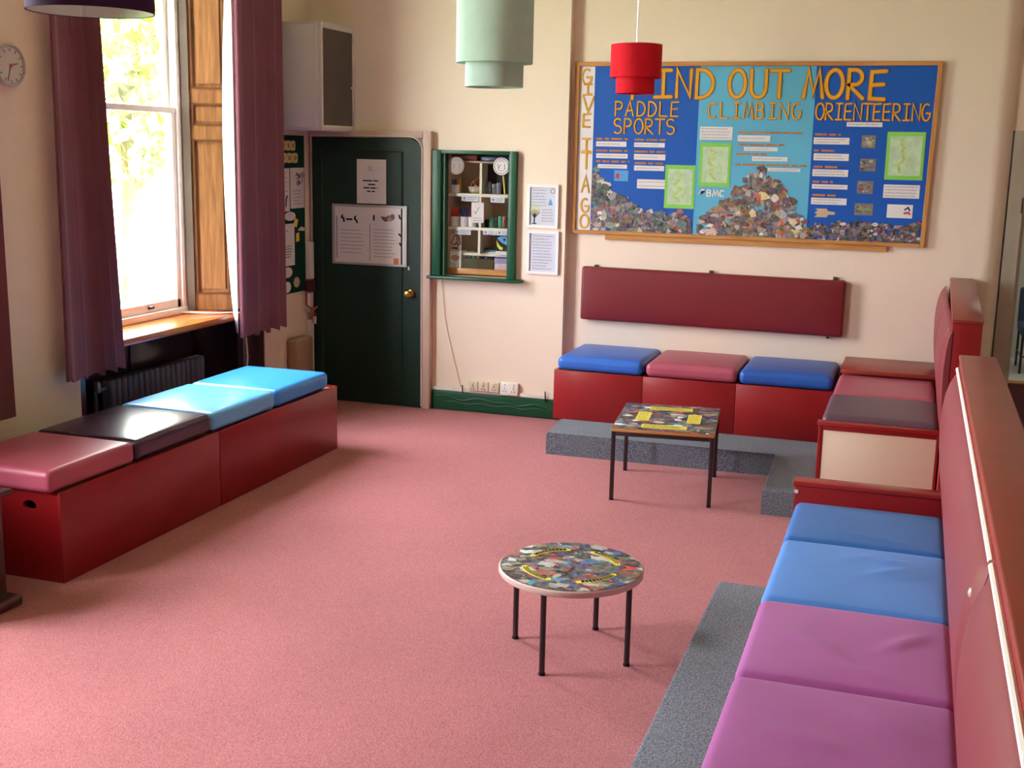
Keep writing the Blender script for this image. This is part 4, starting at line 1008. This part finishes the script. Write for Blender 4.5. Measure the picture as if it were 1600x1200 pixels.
# chair in the far room
ch = thing('lounge_chair', 'low navy upholstered chair seen through the doorway on the right', 'chair', (1.30, 12.3, 0))
b = rbox(.28, .27, .05, .03, 6, None, Matrix.Translation((1.30, 12.25, .40))); obj('seat', b, NAVY, ch, smooth=60)
b = rbox(.28, .045, .19, .03, 6, None, Matrix.Translation((1.30, 12.53, .58)) @ Matrix.Rotation(R(-8), 4, 'X')); obj('backrest', b, NAVY, ch, smooth=60)
for (x, y) in ((1.04, 12.02), (1.56, 12.02), (1.04, 12.5), (1.56, 12.5)):
    b = BM(); tube(b, [(x, y, 0), (x, y, .36)], .011, 10); obj('leg', b, BLACKM, ch)
b = BM(); tube(b, [(1.04, 12.02, .16), (1.56, 12.02, .16)], .007, 8); tube(b, [(1.04, 12.02, .16), (1.04, 12.5, .16)], .007, 8); obj('stretcher', b, BLACKM, ch)
# ================================================================== display board
bd = thing('display_board', 'large wood framed blue display board headed find out more on the back wall', 'display board', (-1.16, YR, 1.34))
BY = YR-.012
KB = .98483                                     # board units to metres
def on_y(y): return lambda u, v, w: (u*KB, y-w, v*KB+.0299)
f = on_y(BY)
def frame_piece(name, pts, w0, w1, m_):
    b = BM(); prism(b, pts, w0, w1, on_y(YR)); bmesh.ops.recalc_face_normals(b, faces=b.faces[:]); bmesh.ops.bevel(b, geom=b.edges[:], offset=.002, segments=1, affect='EDGES'); obj(name, b, m_, bd)
b = BM(); prism(b, [(-2.40, 1.395), (.06, 1.395), (.075, 2.59), (-2.40, 2.59)], .001, .012, on_y(YR)); obj('backing', b, PINE, bd)
frame_piece('frame_rail', [(-2.378, 2.573), (.0575, 2.573), (.058, 2.602), (-2.378, 2.602)], 0, .03, PINE)
frame_piece('frame_rail', [(-2.378, 1.380), (.038, 1.380), (.0385, 1.406), (-2.378, 1.406)], 0, .03, PINE)
frame_piece('frame_stile', [(-2.406, 1.380), (-2.3785, 1.380), (-2.3785, 2.602), (-2.412, 2.602)], 0, .03, PINEV)
frame_piece('frame_stile', [(.0387, 1.380), (.068, 1.380), (.090, 2.602), (.0585, 2.602)], 0, .03, PINEV)
frame_piece('ledge', [(-2.15, 1.342), (-.17, 1.342), (-.17, 1.3795), (-2.15, 1.3795)], 0, .022, PINE)
sheet('title_strip', f, (-2.378, -2.266, 1.405, 2.574), PAPER, bd, .002)
def bsheet(name, pts, m_):
    b = BM(); prism(b, pts, 0, .0015, f); return obj(name, b, m_, bd)
bsheet('backing_sheet', [(-2.266, 1.405), (-1.508, 1.405), (-1.508, 2.574), (-2.266, 2.574)], BOARDB)['label'] = 'deep blue left backing sheet'
bsheet('backing_sheet', [(-1.508, 1.405), (-.715, 1.405), (-.718, 2.574), (-1.508, 2.574)], BOARDL)['label'] = 'sky blue middle backing sheet'
bsheet('backing_sheet', [(-.715, 1.405), (.040, 1.405), (.062, 2.574), (-.718, 2.574)], BOARDB)['label'] = 'deep blue right backing sheet'
# every letter is a cut-out of its own: amber card on a slightly larger brown one
def letter(chh, r, wd, w_):
    b = BM(); glyph(b, f, chh, r, wd*1.45, .003, .0042); n = len(b.faces); glyph(b, f, chh, r, wd, .003, .006)
    o = obj('cut_out_letter', b, AMBER, bd, smooth=0); o.data.materials.append(AMBERD); o['label'] = 'letter %s of the word %s' % (chh, w_)
    for p in o.data.polygons: p.material_index = 1 if p.index < n else 0
for w_, L in (('GIVE', [('G', (-2.365, -2.285, 2.450, 2.552)), ('I', (-2.350, -2.282, 2.374, 2.447)), ('V', (-2.349, -2.268, 2.252, 2.362)), ('E', (-2.350, -2.279, 2.145, 2.240))]),
               ('IT', [('I', (-2.350, -2.279, 1.971, 2.062)), ('T', (-2.346, -2.276, 1.850, 1.964))]), ('A', [('A', (-2.340, -2.275, 1.680, 1.797))]),
               ('GO', [('G', (-2.342, -2.276, 1.535, 1.632)), ('O', (-2.346, -2.276, 1.420, 1.516))])):
    for chh, r in L: letter(chh, r, .0095, w_+' in the upright title')
for w_, wd, L in (('FIND', .021, [('F', (-1.995, -1.885, 2.352, 2.545)), ('I', (-1.830, -1.700, 2.360, 2.545)), ('N', (-1.675, -1.560, 2.363, 2.548)), ('D', (-1.540, -1.400, 2.358, 2.548))]),
        ('OUT', .021, [('O', (-1.305, -1.188, 2.362, 2.546)), ('U', (-1.158, -1.044, 2.362, 2.546)), ('T', (-1.018, -.900, 2.363, 2.542))]),
        ('MORE', .022, [('M', (-.795, -.668, 2.365, 2.546)), ('O', (-.652, -.535, 2.363, 2.546)), ('R', (-.512, -.395, 2.360, 2.546)), ('E', (-.370, -.245, 2.355, 2.538))])):
    for chh, r in L: letter(chh, r, wd, w_+' in the headline')
for tx, (a_, b_, c_, d_), wd, gap in (('PADDLE', (-2.112, -1.640, 2.228, 2.328), .0095, .2), ('SPORTS', (-2.118, -1.668, 2.105, 2.208), .0095, .16), ('CLIMBING', (-1.44, -.80, 2.220, 2.325), .0095, .24), ('ORIENTEERING', (-.705, .038, 2.218, 2.326), .0095, .10)):
    n_ = len(tx); cw = (b_-a_)/(n_*(1+gap)-gap)
    for i_, chh in enumerate(tx):
        x_ = a_+i_*cw*(1+gap); letter(chh, (x_+cw*.1, x_+cw*.9, c_, d_) if chh == 'I' else (x_, x_+cw, c_, d_), wd, tx)
# caption strips, each with a line of small orange writing above
S = [(-2.241, -2.017, 2.011, 2.047), (-1.960, -1.737, 2.011, 2.043), (-2.238, -2.004, 1.928, 1.961), (-1.957, -1.729, 1.922, 1.962), (-2.224, -2.006, 1.856, 1.884), (-1.953, -1.734, 1.846, 1.881), (-1.927, -1.692, 1.719, 1.784),
     (-1.490, -1.262, 2.071, 2.161), (-1.224, -1.000, 2.064, 2.106), (-1.176, -.944, 2.000, 2.026), (-1.117, -.874, 1.932, 1.962), (-1.005, -.783, 1.864, 1.886), (-.496, -.264, 2.174, 2.204), (-.706, -.470, 2.054, 2.099), (-.699, -.466, 1.945, 1.992),
     (-.700, -.463, 1.838, 1.885), (-.697, -.460, 1.753, 1.784), (-.696, -.459, 1.647, 1.692), (-.224, .009, 1.706, 1.795)]
for r in S:
    o = sheet('caption_strip', on_y(BY-.002), r, PAPER, bd, .0012)
    b = BM(); scribble(b, on_y(BY-.003), (r[0]+.01, r[1]-.01, r[2]+.004, r[3]-.004), max(1, int((r[3]-r[2])/.022)), .0035, .002, .25, .0004); obj('printed_lines', b, GREYINK, o, smooth=0)
ORANGEC = mat('orange_small_writing', (190, 120, 70), .6, .2, .15, 30)
for r in [(-2.241, -2.0, 2.052, 2.078), (-1.96, -1.73, 2.05, 2.076), (-2.241, -1.99, 1.968, 1.994), (-1.957, -1.725, 1.966, 1.994), (-2.236, -1.99, 1.892, 1.918), (-1.95, -1.74, 1.886, 1.91),
          (-1.22, -.73, 2.112, 2.14), (-1.22, -.88, 2.030, 2.056), (-1.23, -1.01, 1.966, 1.990), (-1.23, -.73, 1.892, 1.918), (-.70, -.52, 2.106, 2.132), (-.70, -.55, 1.998, 2.024), (-.695, -.52, 1.890, 1.914), (-.695, -.55, 1.788, 1.812), (-.69, -.52, 1.698, 1.722)]:
    b = BM(); scribble(b, f, r, 1, .013, .005, .1, .002); obj('orange_caption', b, ORANGEC, bd, smooth=0)
# maps
for r in ((-1.724, -1.508, 1.585, 1.891), (-1.484, -1.263, 1.746, 2.051), (-.226, .019, 1.827, 2.144)):
    o = sheet('map_sheet', on_y(BY-.002), r, MAPG, bd, .0014)
    sheet('map_print', on_y(BY-.0036), (r[0]+.022, r[1]-.018, r[2]+.028, r[3]-.028), MAPP, o, .0006)
    b = BM(); cx, cz = (r[0]+r[1])/2, (r[2]+r[3])/2; pts = [(cx-.02+random.uniform(-.02, .02)+.015*math.sin(i*1.1), r[3]-.05-(r[3]-r[2]-.1)*i/12) for i in range(13)]
    ribbon(b, on_y(BY-.0042), pts, .016, 0, .0008); ribbon(b, on_y(BY-.0042), [(cx+.03, cz), (cx+.05, cz-.03), (cx+.02, cz-.07)], .006, 0, .001); obj('map_outline', b, mat('map_land', (186, 200, 120), .6, .2, .2, 40), o, smooth=0)
# small pictures
for r in ((-.390, -.299, 2.033, 2.118), (-.389, -.287, 1.880, 1.963), (-.397, -.293, 1.728, 1.814), (-.403, -.282, 1.583, 1.663)):
    o = sheet('small_picture', on_y(BY-.002), r, mat('print_grey', (130, 118, 116), .5, .3, .3, 60), bd, .0012)
    collage('print', on_y(BY-.0034), lambda x, y, r=r: r[0]+.012 < x < r[1]-.012 and r[2]+.012 < y < r[3]-.012, 14, .016, r, o, .0002, [(60, 40, 40), (110, 90, 90), (190, 180, 170), (120, 60, 50), (150, 140, 120)] if r[3] < 2.0 and r[2] > 1.7 else [(140, 120, 120), (190, 190, 170), (150, 170, 100), (120, 120, 130)], lambda x, y, r=r: (max(r[0]+.003, min(r[1]-.003, x)), max(r[2]+.003, min(r[3]-.003, y))))
o = sheet('logo_card', on_y(BY-.002), (-.191, -.025, 1.573, 1.663), PAPER, bd, .0012)
b = BM(); ribbon(b, on_y(BY-.0033), [(-.075, 1.63), (-.055, 1.645), (-.045, 1.625)], .011, 0, .001); obj('blue_mark', b, NAVYP, o, smooth=0)
b = BM(); ribbon(b, on_y(BY-.0033), [(-.078, 1.605), (-.055, 1.612), (-.042, 1.602)], .011, 0, .001); obj('red_mark', b, REDP, o, smooth=0)
o = sheet('logo_card', on_y(BY-.002), (-2.099, -1.995, 1.767, 1.844), SKYB, bd, .0012)
b = BM(); prism(b, [(-2.085, 1.785), (-2.062, 1.785), (-2.062, 1.82), (-2.085, 1.82)], 0, .001, on_y(BY-.0033)); obj('red_mark', b, REDP, o, smooth=0)
b = BM(); prism(b, [(-.669, 1.56), (-.585, 1.56), (-.575, 1.578), (-.532, 1.58), (-.532, 1.598), (-.575, 1.602), (-.59, 1.62), (-.665, 1.618), (-.645, 1.605), (-.668, 1.59), (-.648, 1.578)], 0, .0014, on_y(BY-.002)); o = obj('map_cutout', b, BEIGE, bd, smooth=0)
# small white lettered logo on the sky blue sheet
b = BM(); ff = on_y(BY-.002)
for chh, r in (('B', (-1.422, -1.386, 1.680, 1.722)), ('M', (-1.378, -1.336, 1.680, 1.722)), ('C', (-1.328, -1.296, 1.680, 1.722))): glyph(b, ff, chh, r, .010, .001, .002)
prism(b, [(-1.478, 1.69), (-1.466, 1.69), (-1.462, 1.726), (-1.436, 1.73), (-1.438, 1.716), (-1.452, 1.712), (-1.47, 1.714)], 0, .002, ff)
o = obj('white_logo', b, WHITE, bd, smooth=0)
b = BM(); prism(b, [(-1.466, 1.688), (-1.442, 1.700), (-1.432, 1.712), (-1.452, 1.712), (-1.462, 1.704)], 0, .002, ff); obj('logo_mark', b, NAVYP, o, smooth=0)
# cut-out photographs heaped along the bottom edge
def piecewise(P): 
    def g(x):
        for (xa, za), (xb, zb) in zip(P, P[1:]):
            if xa <= x <= xb: return za+(zb-za)*(x-xa)/(xb-xa)
        return -9
    return g
def heap(label, P, n, size, pal):
    g = piecewise(P); x0, x1 = P[0][0], P[-1][0]
    o = collage('photo_heap', on_y(BY-.002), lambda x, y: y < g(x)-size*.3 and y > 1.405, n, size, (x0+.01, x1-.01, 1.405, max(z for _, z in P)), bd, .0004, pal, lambda x, y: (max(x0, min(x1, x)), max(1.405, y)))
    o['label'] = label
cool = [(190, 180, 176), (96, 84, 96), (70, 62, 80), (150, 120, 130), (210, 204, 200), (120, 100, 80), (80, 120, 110), (90, 90, 110), (170, 130, 110), (140, 70, 60), (60, 58, 66)]
heap('boat and river photographs heaped at the lower left', [(-2.264, 1.86), (-2.22, 1.86), (-2.164, 1.78), (-2.12, 1.70), (-2.06, 1.655), (-2.0, 1.67), (-1.94, 1.60), (-1.85, 1.56), (-1.75, 1.57), (-1.66, 1.555), (-1.61, 1.57), (-1.55, 1.50), (-1.51, 1.50)], 330, .030, cool)
heap('row of orange and red figures beside the left heap', [(-1.70, 1.50), (-1.66, 1.545), (-1.62, 1.52), (-1.58, 1.56), (-1.545, 1.53), (-1.512, 1.50)], 40, .018, [(190, 70, 50), (170, 60, 60), (120, 40, 40), (200, 120, 100), (90, 60, 70)])
warm = [(190, 160, 140), (120, 70, 60), (90, 70, 80), (220, 214, 212), (150, 110, 80), (180, 110, 60), (90, 100, 130), (110, 110, 90), (160, 150, 150), (80, 60, 56), (200, 180, 130), (170, 70, 70), (140, 120, 140)]
heap('climbing photographs heaped into a mountain', [(-1.485, 1.44), (-1.45, 1.52), (-1.40, 1.58), (-1.34, 1.60), (-1.27, 1.71), (-1.2, 1.77), (-1.14, 1.83), (-1.09, 1.885), (-1.06, 1.885), (-1.0, 1.835), (-.94, 1.82), (-.88, 1.74), (-.82, 1.66), (-.79, 1.58), (-.74, 1.55), (-.70, 1.47), (-.69, 1.44)], 420, .031, warm)
dense = [(110, 76, 76), (70, 60, 70), (170, 130, 120), (80, 90, 70), (190, 180, 180), (150, 60, 70), (70, 60, 70), (110, 110, 90), (140, 130, 140), (90, 60, 60)]
heap('dense strip of tiny photographs at the lower right', [(-.715, 1.47), (-.66, 1.52), (-.58, 1.51), (-.5, 1.545), (-.46, 1.52), (-.4, 1.545), (-.3, 1.535), (-.2, 1.53), (-.1, 1.52), (-.02, 1.54), (.04, 1.59)], 480, .017, dense)

# ================================================================== serving hatch with display shelves
def on_y(y): return lambda u, v, w: (u, y-w, v)
hc = thing('display_hatch', 'green framed display hatch with stocked shelves in the back wall', 'display cabinet', (-3.09, YB, 1.02))
b = BM()
for q in ((-3.43, -3.36, 1.035, 1.962), (-2.825, -2.770, 1.035, 1.962), (-3.36, -2.825, 1.935, 1.962)): box(b, q[0], q[1], YB-.045, YB-.001, q[2], q[3], .005)
box(b, -3.36, -3.335, YB-.02, YB+.05, 1.035, 1.95); box(b, -2.84, -2.818, YB-.02, YB+.05, 1.035, 1.95)
obj('frame', b, GREEN2, hc)
b = BM(); box(b, -3.45, -2.712, YB-.10, YB-.001, 1.012, 1.034, .006); obj('sill', b, GREEN2, hc)
b = BM(); box(b, -3.35, -2.825, 8.705, 8.715, 1.04, 1.945); box(b, -3.352, -3.346, YB+.05, 8.705, 1.04, 1.945); box(b, -2.832, -2.826, YB+.05, 8.705, 1.04, 1.945); box(b, -3.346, -2.832, YB+.05, 8.705, 1.938, 1.945); obj('carcass', b, CABIN, hc)
FY = 8.445
for z0, z1 in ((1.872, 1.886), (1.622, 1.645), (1.374, 1.395)):
    b = BM(); box(b, -3.345, -2.833, FY, 8.70, z0, z1, .002); obj('shelf', b, SHELFW if z0 < 1.8 else BEIGE, hc)
b = BM(); box(b, -3.24, -2.833, FY+.05, 8.70, 1.180, 1.20, .002); obj('shelf', b, SHELFW, hc)
b = BM(); box(b, -3.345, -2.833, FY+.005, 8.70, 1.042, 1.085, .002); obj('base_board', b, PINE, hc)
b = BM(); box(b, -3.098, -3.080, FY+.003, 8.70, 1.646, 1.871); box(b, -3.100, -3.082, FY+.003, 8.70, 1.396, 1.621); box(b, -3.104, -3.086, FY+.003, 8.70, 1.201, 1.373); obj('divider', b, SHELFW, hc)
b = BM(); box(b, -3.335, -2.84, YB+.028, YB+.032, 1.038, 1.945); obj('glass', b, CGLASS, hc)
GY = YB+.027
fg = on_y(GY)
# round stickers on the glass
for cx, cz, lab, a in ((-3.265, 1.850, 'greyish round sticker at the top left of the hatch glass', mat('grey_sticker', (168, 152, 144), .5, .3, .05, 30)), (-2.910, 1.853, 'white round sticker at the top right of the hatch glass', mat('white_sticker', (222, 214, 214), .5, .3, .04, 30))):
    t = thing('round_sticker', lab, 'sticker', (cx, GY, cz-.064), 'round stickers on the hatch glass')
    b = BM(); prism(b, ell(cx, cz, .064, .064, 36), 0, .0008, fg); obj('disc', b, a, t, smooth=0)
    b = BM(); ribbon(b, fg, arc(cx, cz, .054, .054, 0, 360, 36), .005, .0008, .0014); ribbon(b, fg, [(cx-.028, cz+.016), (cx-.022, cz-.016), (cx-.006, cz+.01)], .006, .0008, .0014); ribbon(b, fg, [(cx+.024, cz+.016), (cx+.024, cz-.016)], .006, .0008, .0014); ribbon(b, fg, arc(cx, cz+.03, .022, .010, 0, 180, 8), .004, .0008, .0014); ribbon(b, fg, arc(cx, cz-.012, .03, .022, 200, 340, 8), .004, .0008, .0014)
    obj('emblem', b, mat('grey_emblem', (120, 112, 116), .5, .3, .05, 30), t, smooth=0)
fs = on_y(FY-.0005)
def ticket(rc, lab, group='price labels on the hatch shelves'):
    t = thing('shelf_label', lab, 'label', ((rc[0]+rc[1])/2, FY-.001, rc[2]), group)
    sheet('card', fs, rc, PAPERB, t, .002)
    b = BM(); scribble(b, fs, (rc[0]+.045, rc[1]-.008, rc[2]+.006, rc[3]-.006), 2, .004, .0035, .3, .002); prism(b, ell(rc[0]+.022, (rc[2]+rc[3])/2, .009, .010, 10), .002, .0035, fs); obj('printed_lines', b, GREYINK, t, smooth=0)
ticket((-3.236, -3.103, 1.588, 1.632), 'bluish price label on the upper hatch shelf, left one')
ticket((-3.007, -2.896, 1.586, 1.626), 'bluish price label on the upper hatch shelf, right one')
ticket((-3.290, -3.161, 1.339, 1.380), 'bluish price label on the lower hatch shelf above the tree card')
ticket((-3.063, -2.960, 1.346, 1.381), 'pale price label on the lower hatch shelf, right of the divider')
ticket((-2.955, -2.851, 1.346, 1.383), 'pinkish price label on the lower hatch shelf at its right end')
def single(name, cat, lab, m_, *boxes, group=None, bev=.003):
    b = BM()
    for q in boxes: box(b, *q, bev)
    return tag(obj(name, b, m_), lab, cat, group)
# hanging price card on the middle divider
t = thing('price_card', 'white card with a tick mark hanging in front of the hatch divider', 'card', (-3.107, FY-.006, 1.432))
fc = on_y(FY-.004); sheet('card', fc, (-3.156, -3.058, 1.432, 1.582), PAPER, t, .002)
b = BM(); ribbon(b, fc, [(-3.135, 1.515), (-3.122, 1.50), (-3.095, 1.545)], .005, .002, .0035); scribble(b, fc, (-3.145, -3.068, 1.44, 1.475), 2, .003, .0035, .1, .002); obj('tick_mark', b, GREYINK, t, smooth=0)
# top row
single('white_ticket', 'ticket', 'small white folded ticket on the top left hatch shelf', PAPER, (-3.325, -3.262, 8.455, 8.458, 1.6455, 1.708))
bw_ = thing('bead_bowl', 'glass bowl heaped with brown beads on the upper hatch shelf', 'bowl', (-3.165, 8.56, 1.6455))
b = BM(); lathe(b, [(.025, 0), (.05, .012), (.062, .05), (.060, .05), (.048, .016), (.001, .008)], bw_.location, 28); obj('bowl', b, mat('pale_bowl', (190, 176, 160), .25, .5, .04, 9), bw_)
b = BM()
for k in range(150):
    a = random.random()*6.28; r = .053*math.sqrt(random.random()); h = .035+.075*(1-(r/.055)**1.6)*random.uniform(.6, 1)
    M_ = Matrix.Translation(Vector(bw_.location)+Vector((r*math.cos(a), r*math.sin(a), h))); bmesh.ops.create_icosphere(b, subdivisions=1, radius=.008, matrix=M_)
o = obj('beads', b, BROWNB, bw_); o['kind'] = 'stuff'
for k, (x, m_, lab) in enumerate(((-3.325, SKYB, 'small blue packet leaning behind the white ticket in the hatch'), (-3.285, mat('orange_packet', (206, 150, 80), .4, .4, .1, 20), 'small orange packet behind the white ticket in the hatch'))):
    single('sweet_packet', 'packet', lab, m_, (x-.016, x+.016, 8.50, 8.515, 1.6455, 1.745+.01*k), group='packets on the hatch shelf')
single('black_carton', 'carton', 'large black carton in the top right hatch compartment', BLK, (-3.075, -2.868, 8.56, 8.66, 1.6455, 1.862))
b = BM(); tube(b, [(-2.905, 8.47, 1.650), (-2.945, 8.545, 1.78)], .006, 8); tag(obj('yellow_pencil', b, YEL), 'yellow pencil leaning on the black carton in the hatch', 'pencil')
for k, (x, h) in enumerate(((-3.045, .09), (-3.0, .075), (-2.965, .085))):
    single('dark_packet', 'packet', ('left small dark packet in front of the black carton in the hatch', 'middle small dark packet in front of the black carton in the hatch', 'right small dark packet in front of the black carton in the hatch')[k], mat('slate_packet', (84, 84, 100), .35, .5, .2, 30), (x-.018, x+.018, 8.50, 8.515, 1.6455, 1.6455+h), group='dark packets before the black carton')
# things above the top shelf
single('red_folder', 'folder', 'red and brown folder lying on top of the hatch shelves, left', mat('brown_red_card', (128, 72, 62), .6, .3, .2, 8), (-3.33, -3.13, 8.47, 8.66, 1.8865, 1.925))
single('navy_folder', 'folder', 'navy folder lying on top of the hatch shelves, right', NAVYP, (-3.10, -2.86, 8.47, 8.66, 1.8865, 1.922))
# middle row: pots of pens
def pen_pot(x, m_, lab, potm):
    t = thing('pen_pot', lab, 'pot', (x, 8.50, 1.3955), 'pen pots on the middle hatch shelf')
    b = BM(); lathe(b, [(.030, 0), (.033, .075), (.030, .075), (.027, .006), (.001, .005)], t.location, 24); obj('pot', b, potm, t)
    for k in range(9):
        a = k*.7; r = .018 if k else 0; b = BM(); tube(b, [(x+r*.6*math.cos(a), 8.5+r*.6*math.sin(a), 1.405), (x+r*1.25*math.cos(a), 8.5+r*1.25*math.sin(a), 1.53+.008*math.sin(k*2.1))], .0055, 8); obj('pen', b, m_, t)
pen_pot(-3.308, REDP, 'white pot of red pens on the middle hatch shelf', PAPER)
pen_pot(-3.238, NAVYP, 'white pot of navy pens beside the red ones in the hatch', PAPER)
pen_pot(-3.169, mat('purple_plastic', (110, 40, 90), .35, .5, .1, 10), 'pot of purple pens half behind the hatch price card', PAPER)
for k, (x, h, m_) in enumerate(((-3.055, .06, BLK), (-3.02, .075, GRNP), (-2.985, .085, BLK), (-2.95, .09, GRNP), (-2.915, .085, mat('dark_red_plastic', (110, 36, 44), .35, .5, .1, 10)))):
    single('keyring_box', 'box', ('leftmost small black box of the row on the middle hatch shelf', 'small green box second in the row on the middle hatch shelf', 'small black box between two green ones on the middle hatch shelf', 'small green box beside the dark red one on the middle hatch shelf', 'small dark red box ending the row on the middle hatch shelf')[k], m_, (x-.016, x+.016, 8.50, 8.53, 1.3955, 1.3955+h), group='small boxes on the middle hatch shelf')
t = thing('glue_stick', 'green tube with a red cap at the right end of the middle hatch shelf', 'tube', (-2.868, 8.485, 1.3955))
b = BM(); lathe(b, [(.014, 0), (.014, .065)], t.location, 16); obj('body', b, GRNP, t); b = BM(); lathe(b, [(.015, .066), (.015, .098), (.012, .102)], t.location, 16); obj('cap', b, REDP, t)
# lower row
t = thing('logo_card', 'white card with a black tree outline logo on the left of the hatch', 'card', (-3.29, 8.47, 1.212))
fl_ = on_y(8.475); sheet('card', fl_, (-3.335, -3.247, 1.2125, 1.337), mat('pink_white_card', (214, 190, 190), .5, .3, .03, 20), t, .002)
b = BM(); ribbon(b, fl_, [(-3.328, 1.27), (-3.305, 1.325), (-3.28, 1.333), (-3.262, 1.31), (-3.255, 1.27)], .006, .002, .0036); ribbon(b, fl_, [(-3.322, 1.262), (-3.30, 1.258), (-3.285, 1.275), (-3.27, 1.256), (-3.258, 1.264)], .007, .002, .0036); ribbon(b, fl_, [(-3.285, 1.325), (-3.278, 1.28), (-3.268, 1.318)], .005, .002, .0036); scribble(b, fl_, (-3.325, -3.26, 1.22, 1.245), 1, .012, .0036, .05, .002); obj('tree_logo', b, INK, t, smooth=0)
t = thing('white_carton', 'white carton with an oval pink label at the bottom left of the hatch', 'carton', (-3.29, 8.5, 1.0855))
b = BM(); box(b, -3.338, -3.245, 8.466, 8.60, 1.0855, 1.210, .003); obj('carton', b, mat('bright_white_card', (240, 240, 240), .5, .3, .02, 9), t)
b = BM(); prism(b, ell(-3.292, 1.160, .036, .022, 24), 0, .001, on_y(8.4655)); obj('oval_label', b, mat('pink_label', (200, 160, 160), .5, .3, .06, 30), t, smooth=0)
single('small_box', 'box', 'small bluish box in front of the white carton in the hatch', PAPERB, (-3.338, -3.288, 8.449, 8.464, 1.0855, 1.125))
t = thing('olive_tray', 'olive cardboard display tray at the bottom of the hatch', 'tray', (-3.11, 8.50, 1.0855))
b = BM(); box(b, -3.235, -2.985, 8.462, 8.58, 1.0855, 1.160, .003); obj('tray', b, KHAKI, t)
for k in range(7):
    x = -3.215+k*.034; b = BM(); box(b, x-.013, x+.013, 8.475, 8.555, 1.161, 1.176, .003); obj('bar', b, (MAHOG, NAVYP, GRNP, BROWNB, BLK, NAVYP, MAHOG)[k], t)
for k, (x0, x1, z0, z1, m_, lab) in enumerate(((-2.975, -2.862, 1.0855, 1.135, mat('pinkish_box', (196, 172, 178), .5, .3, .08, 20), 'pinkish box at the bottom right of the hatch'), (-2.978, -2.865, 1.136, 1.172, mat('lilac_box', (150, 136, 176), .5, .3, .1, 20), 'lilac box stacked on the pinkish box in the hatch'), (-2.972, -2.870, 1.173, 1.1795, NAVYP, 'thin navy packet on top of the lilac box in the hatch'))):
    single('snack_box', 'box', lab, m_, (x0, x1, 8.462, 8.58, z0, z1), group='stacked boxes at the hatch bottom right')
for k in range(3):
    b = BM(); box(b, -3.075, -2.985, 8.51, 8.58, 1.2005+.013*k, 1.2125+.013*k, .002); tag(obj('flat_packet', b, (PAPERB, mat('teal_packet', (70, 110, 110), .4, .4, .1, 20), BLK)[k]), ('lowest pale flat packet left of the black logo card', 'teal flat packet, middle of three left of the black logo card', 'topmost black flat packet left of the black logo card')[k], 'packet', 'flat packets in the hatch')
t = thing('logo_card', 'black card with a blue and lime leaf figure logo on the right of the hatch', 'card', (-2.915, 8.47, 1.2005))
fl_ = on_y(8.472); sheet('card', fl_, (-2.970, -2.845, 1.2255, 1.345), BLK, t, .002); sheet('white_foot', fl_, (-2.970, -2.845, 1.2005, 1.2255), PAPER, t, .002)
b = BM(); prism(b, [(-2.958, 1.322), (-2.930, 1.336), (-2.892, 1.338), (-2.862, 1.318), (-2.852, 1.29), (-2.853, 1.268), (-2.885, 1.274), (-2.918, 1.288), (-2.94, 1.304)], .002, .0034, fl_); obj('blue_leaf', b, SKYB, t, smooth=0)
b = BM(); prism(b, ell(-2.900, 1.312, .011, .011, 16), .0034, .0042, fl_); obj('dot', b, BLK, t, smooth=0)
b = BM(); prism(b, [(-2.964, 1.308), (-2.952, 1.284), (-2.932, 1.262), (-2.912, 1.252), (-2.918, 1.234), (-2.94, 1.238), (-2.958, 1.262)], .002, .0034, fl_); obj('lime_leaf', b, LIME, t, smooth=0)
